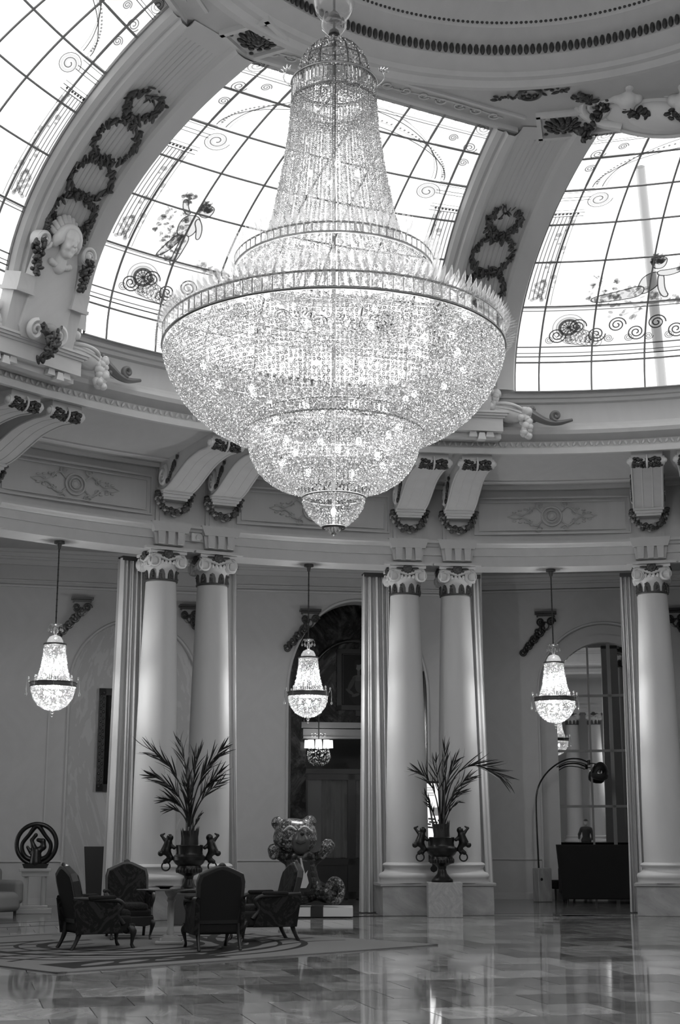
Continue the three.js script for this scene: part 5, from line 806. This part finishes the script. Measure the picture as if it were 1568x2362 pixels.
function frond(base, mid, tip, leafLen, n, spread = 1) {
  const c = new THREE.QuadraticBezierCurve3(base, mid, tip), gs = [taper(c.getPoints(10), [.018, .012, .005], 14, 5)];
  const blade = new THREE.BufferGeometry(); // a folded, tapering leaflet along +y
  { const pos = [], N = 6; for (let i = 0; i <= N; i++) { const t = i / N, w = .0125 * Math.sin(Math.PI * Math.min(1, .15 + t * .85)) + .002, d = -.42 * t * t; pos.push([-w, t, d], [0, t, d + w * .6], [w, t, d]); } const v = [], id = []; pos.forEach(p => v.push(...p)); for (let i = 0; i < N; i++) for (let j = 0; j < 2; j++) { const a = i * 3 + j; id.push(a, a + 1, a + 3, a + 1, a + 4, a + 3); } blade.setAttribute('position', new THREE.Float32BufferAttribute(v, 3)); blade.setIndex(id); blade.computeVertexNormals(); }
  for (let i = 0; i < n; i++) for (const s of [-1, 1]) {
    if (rnd() < .2) continue; const t = .42 + .58 * (i + rr(.2, .8)) / n, o = c.getPoint(t), tg = c.getTangent(t), side = tg.clone().cross(V(0, 0, 1)).normalize().multiplyScalar(s), out = tg.clone().multiplyScalar(1.0).addScaledVector(side, .3 * spread * rr(.6, 1.3)).add(V(0, -.1 + rr(-.12, .12), rr(-.45, .45))).normalize();
    const L = leafLen * 1.12 * (.5 + .45 * Math.sin(PI * Math.min(1, (t - .42) / .58 * .8 + .15))) * rr(.85, 1.1), q = new THREE.Quaternion().setFromUnitVectors(V(0, 1, 0), out); q.multiply(new THREE.Quaternion().setFromAxisAngle(V(0, 1, 0), rr(0, 6)));
    gs.push(xf(blade, new THREE.Matrix4().compose(o, q, V(1, L, L * .5))));
  }
  return gs;
}
function palm(label, p, fronds, stems) {
  const t = thing('potted_palm', label, 'palm', p);
  for (const [b, m, e, L, n, sp] of fronds) part('frond', frond(V(...b), V(...m), V(...e), L, n, sp), M.leaf, t);
  for (const [a, b, r] of stems) part('stem', taper([V(...a), V((a[0] + b[0]) / 2, (a[1] + b[1]) / 2, a[2]), V(...b)], [r, r * .8, r * .6], 10, 6), grey(.06, { roughness: .5 }), t);
  part('trunk', [cyl(.16, .15, .3, 0, -.02, 0, 14), ...Array.from({ length: 20 }, (_, i) => xf(new THREE.ConeGeometry(.05, .3, 5), Math.sin(i * 2.4) * .13, .14 + (i % 5) * .02, Math.cos(i * 2.4) * .13, Math.cos(i * 2.4) * .25, 0, -Math.sin(i * 2.4) * .25))], M.leaf, t);
  return t;
}
{
  // right: on a marble cube between the middle columns
  const p = at(1028, 2117), box = thing('marble_cube', 'veined marble cube below the right urn', 'plinth', [p.x, 0, p.z - .26]); part('cube', rb(.66, .65, .5, .01, 0, .325, 0), grey(.55, { map: marble(17, .3, .25, [1, 1]), roughness: .3 }), box);
  const S = 118.5, z = p.z - .24, ux = (px) => (px - 1018) / S, uy = (py) => (2037 - py) / S;
  const urn = makeUrn(); urn.position.set((1018 - 784) / S, .65, z); urn.scale.set(1.0, 1.0, 1.0); urn.userData.label = 'bronze urn with figure handles on the marble cube, right palm';
  const base = [(1018 - 784) / S, .65 + .82, z], q = (px, py, dz = 0) => [ux(px), uy(py) - .82, dz];
  palm('potted palm with one long frond arching right, in the right urn', base, [
    [q(1022, 1935), q(1030, 1700), q(1168, 1808, .2), .55, 20, .7], [q(1015, 1935), q(1015, 1800), q(958, 1786, .1), .34, 12, 1], [q(1018, 1935), q(1022, 1830), q(1030, 1735, -.1), .4, 14, 1.0], [q(1018, 1930), q(1025, 1840), q(1085, 1800, .15), .36, 12, 1],
    [q(1016, 1930), q(1018, 1830), q(1056, 1760, -.2), .42, 14, .8], [q(1020, 1930), q(1035, 1860), q(1062, 1856, .1), .16, 7, 1], [q(1012, 1930), q(1000, 1870), q(978, 1836, .15), .2, 8, 1], [q(1018, 1930), q(1012, 1820), q(1005, 1762, .2), .34, 12, 1.1], [q(1018, 1930), q(1030, 1850), q(1072, 1830, -.1), .3, 10, 1]],
    [[q(1014, 1940), q(1015, 1830), .03], [q(1024, 1940), q(1026, 1830), .03], [q(1004, 1940), q(990, 1860), .025]]);
}
{
  const S = 129.5, p = at(433, 2131), z = p.z, ux = px => (px - 433) / S;
  const plinth = thing('low_plinth', 'low dark plinth below the left urn, behind the table', 'plinth', [p.x, 0, z]); part('block', rb(.56, .53, .56, .01, 0, .265, 0), grey(.08, { roughness: .3 }), plinth);
  const urn = dup(scene.getObjectByName('bronze_urn'), [p.x, .53, z], .1, 'bronze urn with figure handles behind the glass table, left palm'); urn.scale.setScalar(.98);
  const base = [p.x, .53 + .8, z], q = (px, py, dz = 0) => [ux(px), (1948 - py) / S - .02, dz];
  palm('potted palm with spreading dark fronds in the left urn', base, [
    [q(430, 1900), q(420, 1760), q(322, 1715, .2), .42, 16, .9], [q(432, 1900), q(440, 1780), q(508, 1722, .15), .42, 16, .9], [q(430, 1900), q(418, 1810), q(342, 1784, .1), .4, 14, .9], [q(434, 1900), q(450, 1810), q(505, 1776, .2), .38, 14, .9], [q(432, 1900), q(430, 1790), q(402, 1700, -.2), .4, 14, .8], [q(432, 1900), q(436, 1800), q(448, 1715, -.1), .36, 12, .8],
    [q(434, 1900), q(450, 1830), q(498, 1800, -.1), .36, 12, 1], [q(430, 1900), q(420, 1840), q(382, 1838, .15), .36, 12, 1.1], [q(432, 1900), q(430, 1850), q(425, 1800, .25), .36, 12, 1.2], [q(432, 1930), q(445, 1890), q(458, 1872, .1), .14, 6, .8], [q(430, 1900), q(412, 1850), q(380, 1862, .1), .24, 8, 1]],
    [[q(424, 1945), q(428, 1870), .025], [q(432, 1945), q(436, 1870), .025], [q(440, 1945), q(440, 1880), .02]]);
}

// ---------------------------------------------------------------- mosaic bear statue on a white and black base
{
  const p = at(733, 2118), S = 3300 / (-p.z * .975 - .33), t = thing('statue_stand', 'low white statue base with a black middle block', 'stand', [p.x, 0, p.z - .5]);
  part('white_slab', [bx(.66, .16, 1.0, -.36, .11, 0), bx(.64, .16, 1.0, .345, .11, 0)], grey(.62, { roughness: .4 }), t); part('black_slab', bx(.24, .17, 1.02, -.02, .11, 0), M.black, t); part('foot', bx(1.26, .03, .94, 0, .015, 0), M.black, t);
  const X = px => (px - 733) / S, Y = py => (2096 - py) / S, b = thing('bear_statue', 'mosaic patterned bear statue raising one paw, guitar on its belly', 'statue', [p.x, .2, p.z - .5]);
  const mosaic = (lo, hi, n, sd) => { const pts = []; let q = sd; const r = () => (q = (q * 16807) % 2147483647) / 2147483647; for (let i = 0; i < n; i++) pts.push([r(), r(), lo + (hi - lo) * r()]); return tex(256, 256, (u, v) => { let b1 = 9, b2 = 9, c = 0; for (const s of pts) { let dx = Math.abs(u - s[0]), dy = Math.abs(v - s[1]); dx = Math.min(dx, 1 - dx); dy = Math.min(dy, 1 - dy); const d = dx * dx + dy * dy; if (d < b1) { b2 = b1; b1 = d; c = s[2]; } else if (d < b2) b2 = d; } return Math.sqrt(b2) - Math.sqrt(b1) < .012 ? .12 : c; }, [3, 3]); };
  const boxUV = g => { const p = g.attributes.position, n = g.attributes.normal, u = new Float32Array(p.count * 2); for (let i = 0; i < p.count; i++) { const ax = Math.abs(n.getX(i)), ay = Math.abs(n.getY(i)), az = Math.abs(n.getZ(i)); u[i * 2] = ax > ay && ax > az ? p.getZ(i) : p.getX(i); u[i * 2 + 1] = ay > ax && ay > az ? p.getZ(i) : p.getY(i); } g.setAttribute('uv', new THREE.BufferAttribute(u, 2)); return g; };
  const light = grey(.42, { map: mosaic(.35, .95, 90, 77), roughness: .3 }), dark = grey(.12, { map: mosaic(.15, .95, 110, 991), roughness: .3 });
  const hx = X(676), hy = Y(1940);
  part('head', boxUV(blob([[hx - .06, hy + .05, 0, hx + .12, hy + .04, 0, .33, .32], ball(X(636), Y(1905), -.03, .13), ball(X(712), Y(1903), -.03, .13), ball(X(650), Y(1942), .05, .2), ball(X(706), Y(1945), .08, .18)], 56, .06)), light, b);
  part('snout', boxUV(blob([[X(692), Y(1948), .3, X(692), Y(1958), .3, .17, .16], ball(X(692), Y(1935), .34, .09)], 40, .05)), grey(.06, { roughness: .35 }), b);
  part('nose', sph(.035, X(696), Y(1930), .46, 1.3, 1, .8, 8), M.black, b);
  for (const s of [-1, 1]) part('brow', taper([V(X(684) + s * .02, Y(1922), .36), V(X(684) + s * .13, Y(1914), .36), V(X(684) + s * .27, Y(1924), .28)], [.02, .03, .015], 12, 6), grey(.5, { roughness: .3 }), b);
  part('mouth', tube([V(X(682), Y(1950), .45), V(X(692), Y(1953), .475), V(X(703), Y(1949), .45)], .012, 10, 5), M.black, b);
  part('body', boxUV(blob([[X(690), Y(1990), 0, X(694), Y(2050), 0, .27, .36], [X(660), Y(2060), .1, X(655), Y(2085), .25, .16, .13], [X(735), Y(2062), .05, X(760), Y(2072), .2, .18, .16], [X(655), Y(1985), 0, X(632), Y(1972), .12, .12, .1], [X(725), Y(1988), 0, X(745), Y(1975), .1, .11, .09]], 60, .08)), dark, b);
  part('raised_paw', boxUV(blob([[X(742), Y(1978), .1, X(756), Y(1962), .14, .09, .11], ball(X(760), Y(1950), .15, .06), ball(X(752), Y(1948), .15, .05), ball(X(745), Y(1954), .17, .05), ball(X(766), Y(1956), .14, .05)], 36, .04)), light, b);
  part('left_paw', boxUV(blob([ball(X(628), Y(1967), .16, .12), ball(X(628), Y(1978), .14, .1)], 30, .04)), light, b);
  part('foot', [xf(torus(.13, .07, 0, 0, 0), X(772), Y(2060), .24, 0, 0, 0, 1, 1.35, 1), ...Array.from({ length: 14 }, (_, i) => sph(.045, X(772) + .16 * Math.cos(i * .45), Y(2060) + .22 * Math.sin(i * .45), .3, 1, 1, .7, 7))].map(boxUV), light, b); part('foot_sole', sph(.1, X(772), Y(2058), .2, .8, 1.4, .4), M.black, b);
  part('foot', boxUV(blob([[X(677), Y(2055), .2, X(672), Y(2088), .24, .08, .12]], 30)), light, b);
  const gx = X(699), gw = (pts) => pts.map(([x, y]) => [gx + x, y]);
  part('guitar_ground', xf(extr(gw([[-.14, Y(2062)], [.12, Y(2062)], [.16, Y(2040)], [.12, Y(1995)], [-.1, Y(1990)], [-.15, Y(2030)]]), .02), 0, 0, .36), M.black, b);
  part('guitar', [xf(extr(gw([[-.1, Y(2044)], [-.05, Y(2053)], [.05, Y(2053)], [.1, Y(2042)], [.08, Y(2033)], [.06, Y(2024)], [.08, Y(2014)], [.03, Y(2022)], [-.02, Y(2020)], [-.1, Y(2006)], [-.075, Y(2026)], [-.09, Y(2036)]]), .03, .005), 0, 0, .385), xf(extr(gw([[-.02, Y(2022)], [.03, Y(2022)], [-.04, Y(1986)], [-.07, Y(1986)]]), .03), 0, 0, .385)], grey(.5, { roughness: .3 }), b);
}

// ---------------------------------------------------------------- what the mirror shows: a standing man on the near side
{
  // mirror image: a place behind the mirror plane, folded back into the room
  const th = facets.R.th, n = V(Math.sin(th), 0, Math.cos(th)).applyAxisAngle(V(Math.cos(th), 0, -Math.sin(th)), .008), m0 = V(RA[0] - n.x * .35, 0, RA[1] - n.z * .35), img = (px, py, dep) => { const p = atZ(px, py, dep); return p.sub(n.clone().multiplyScalar(2 * p.clone().sub(m0).dot(n))); };
  const man = img(1352, 1935, 62), t = thing('person', 'man in a dark suit standing in the hall, seen in the mirror', 'person', [man.x, 0, man.z], PI + .15);
  const suit = grey(.015, { roughness: .8 }), skin = grey(.3, { roughness: .5 });
  part('body', blob([[0, 1.62, .01, 0, 1.72, .01, .085, .095], [0, 1.5, 0, 0, 1.6, 0, .055, .05], [0, 1.64, .09, 0, 1.61, .105, .02, .02], ball(-.09, 1.66, 0, .02), ball(.09, 1.66, 0, .02), [.28, .98, .12, .26, .9, .18, .045, .04], [-.27, .95, .05, -.27, .85, .07, .045, .035]], 60, .02), skin, t);
  part('hair', blob([[0, 1.74, -.02, 0, 1.76, .02, .1, .085], ball(0, 1.68, -.06, .075)], 30, .02), M.black, t);
  part('suit', blob([[-.14, 1.42, 0, .14, 1.42, 0, .1, .1], [0, 1.36, 0, 0, 1.0, 0, .17, .15], [-.1, .95, 0, .1, .95, 0, .13, .13], [-.2, 1.42, 0, -.27, 1.18, -.02, .07, .055], [-.27, 1.18, -.02, -.27, .95, .05, .055, .045], [.2, 1.42, 0, .31, 1.2, -.04, .07, .055], [.31, 1.2, -.04, .28, .98, .12, .055, .045], [-.09, .9, 0, -.1, .5, .01, .1, .07], [-.1, .5, .01, -.11, .08, -.02, .07, .055], [.09, .9, 0, .12, .5, .02, .1, .07], [.12, .5, .02, .14, .08, 0, .07, .055]], 72, .04), suit, t);
  for (const s of [-1, 1]) part('shoe', blob([[s * .12, .05, -.05, s * .13, .04, .16, .045, .04]], 24), M.black, t);
}

scene.traverse(o => { if (o.isMesh) { o.castShadow = true; o.receiveShadow = true; } });
renderer.render(scene, camera);
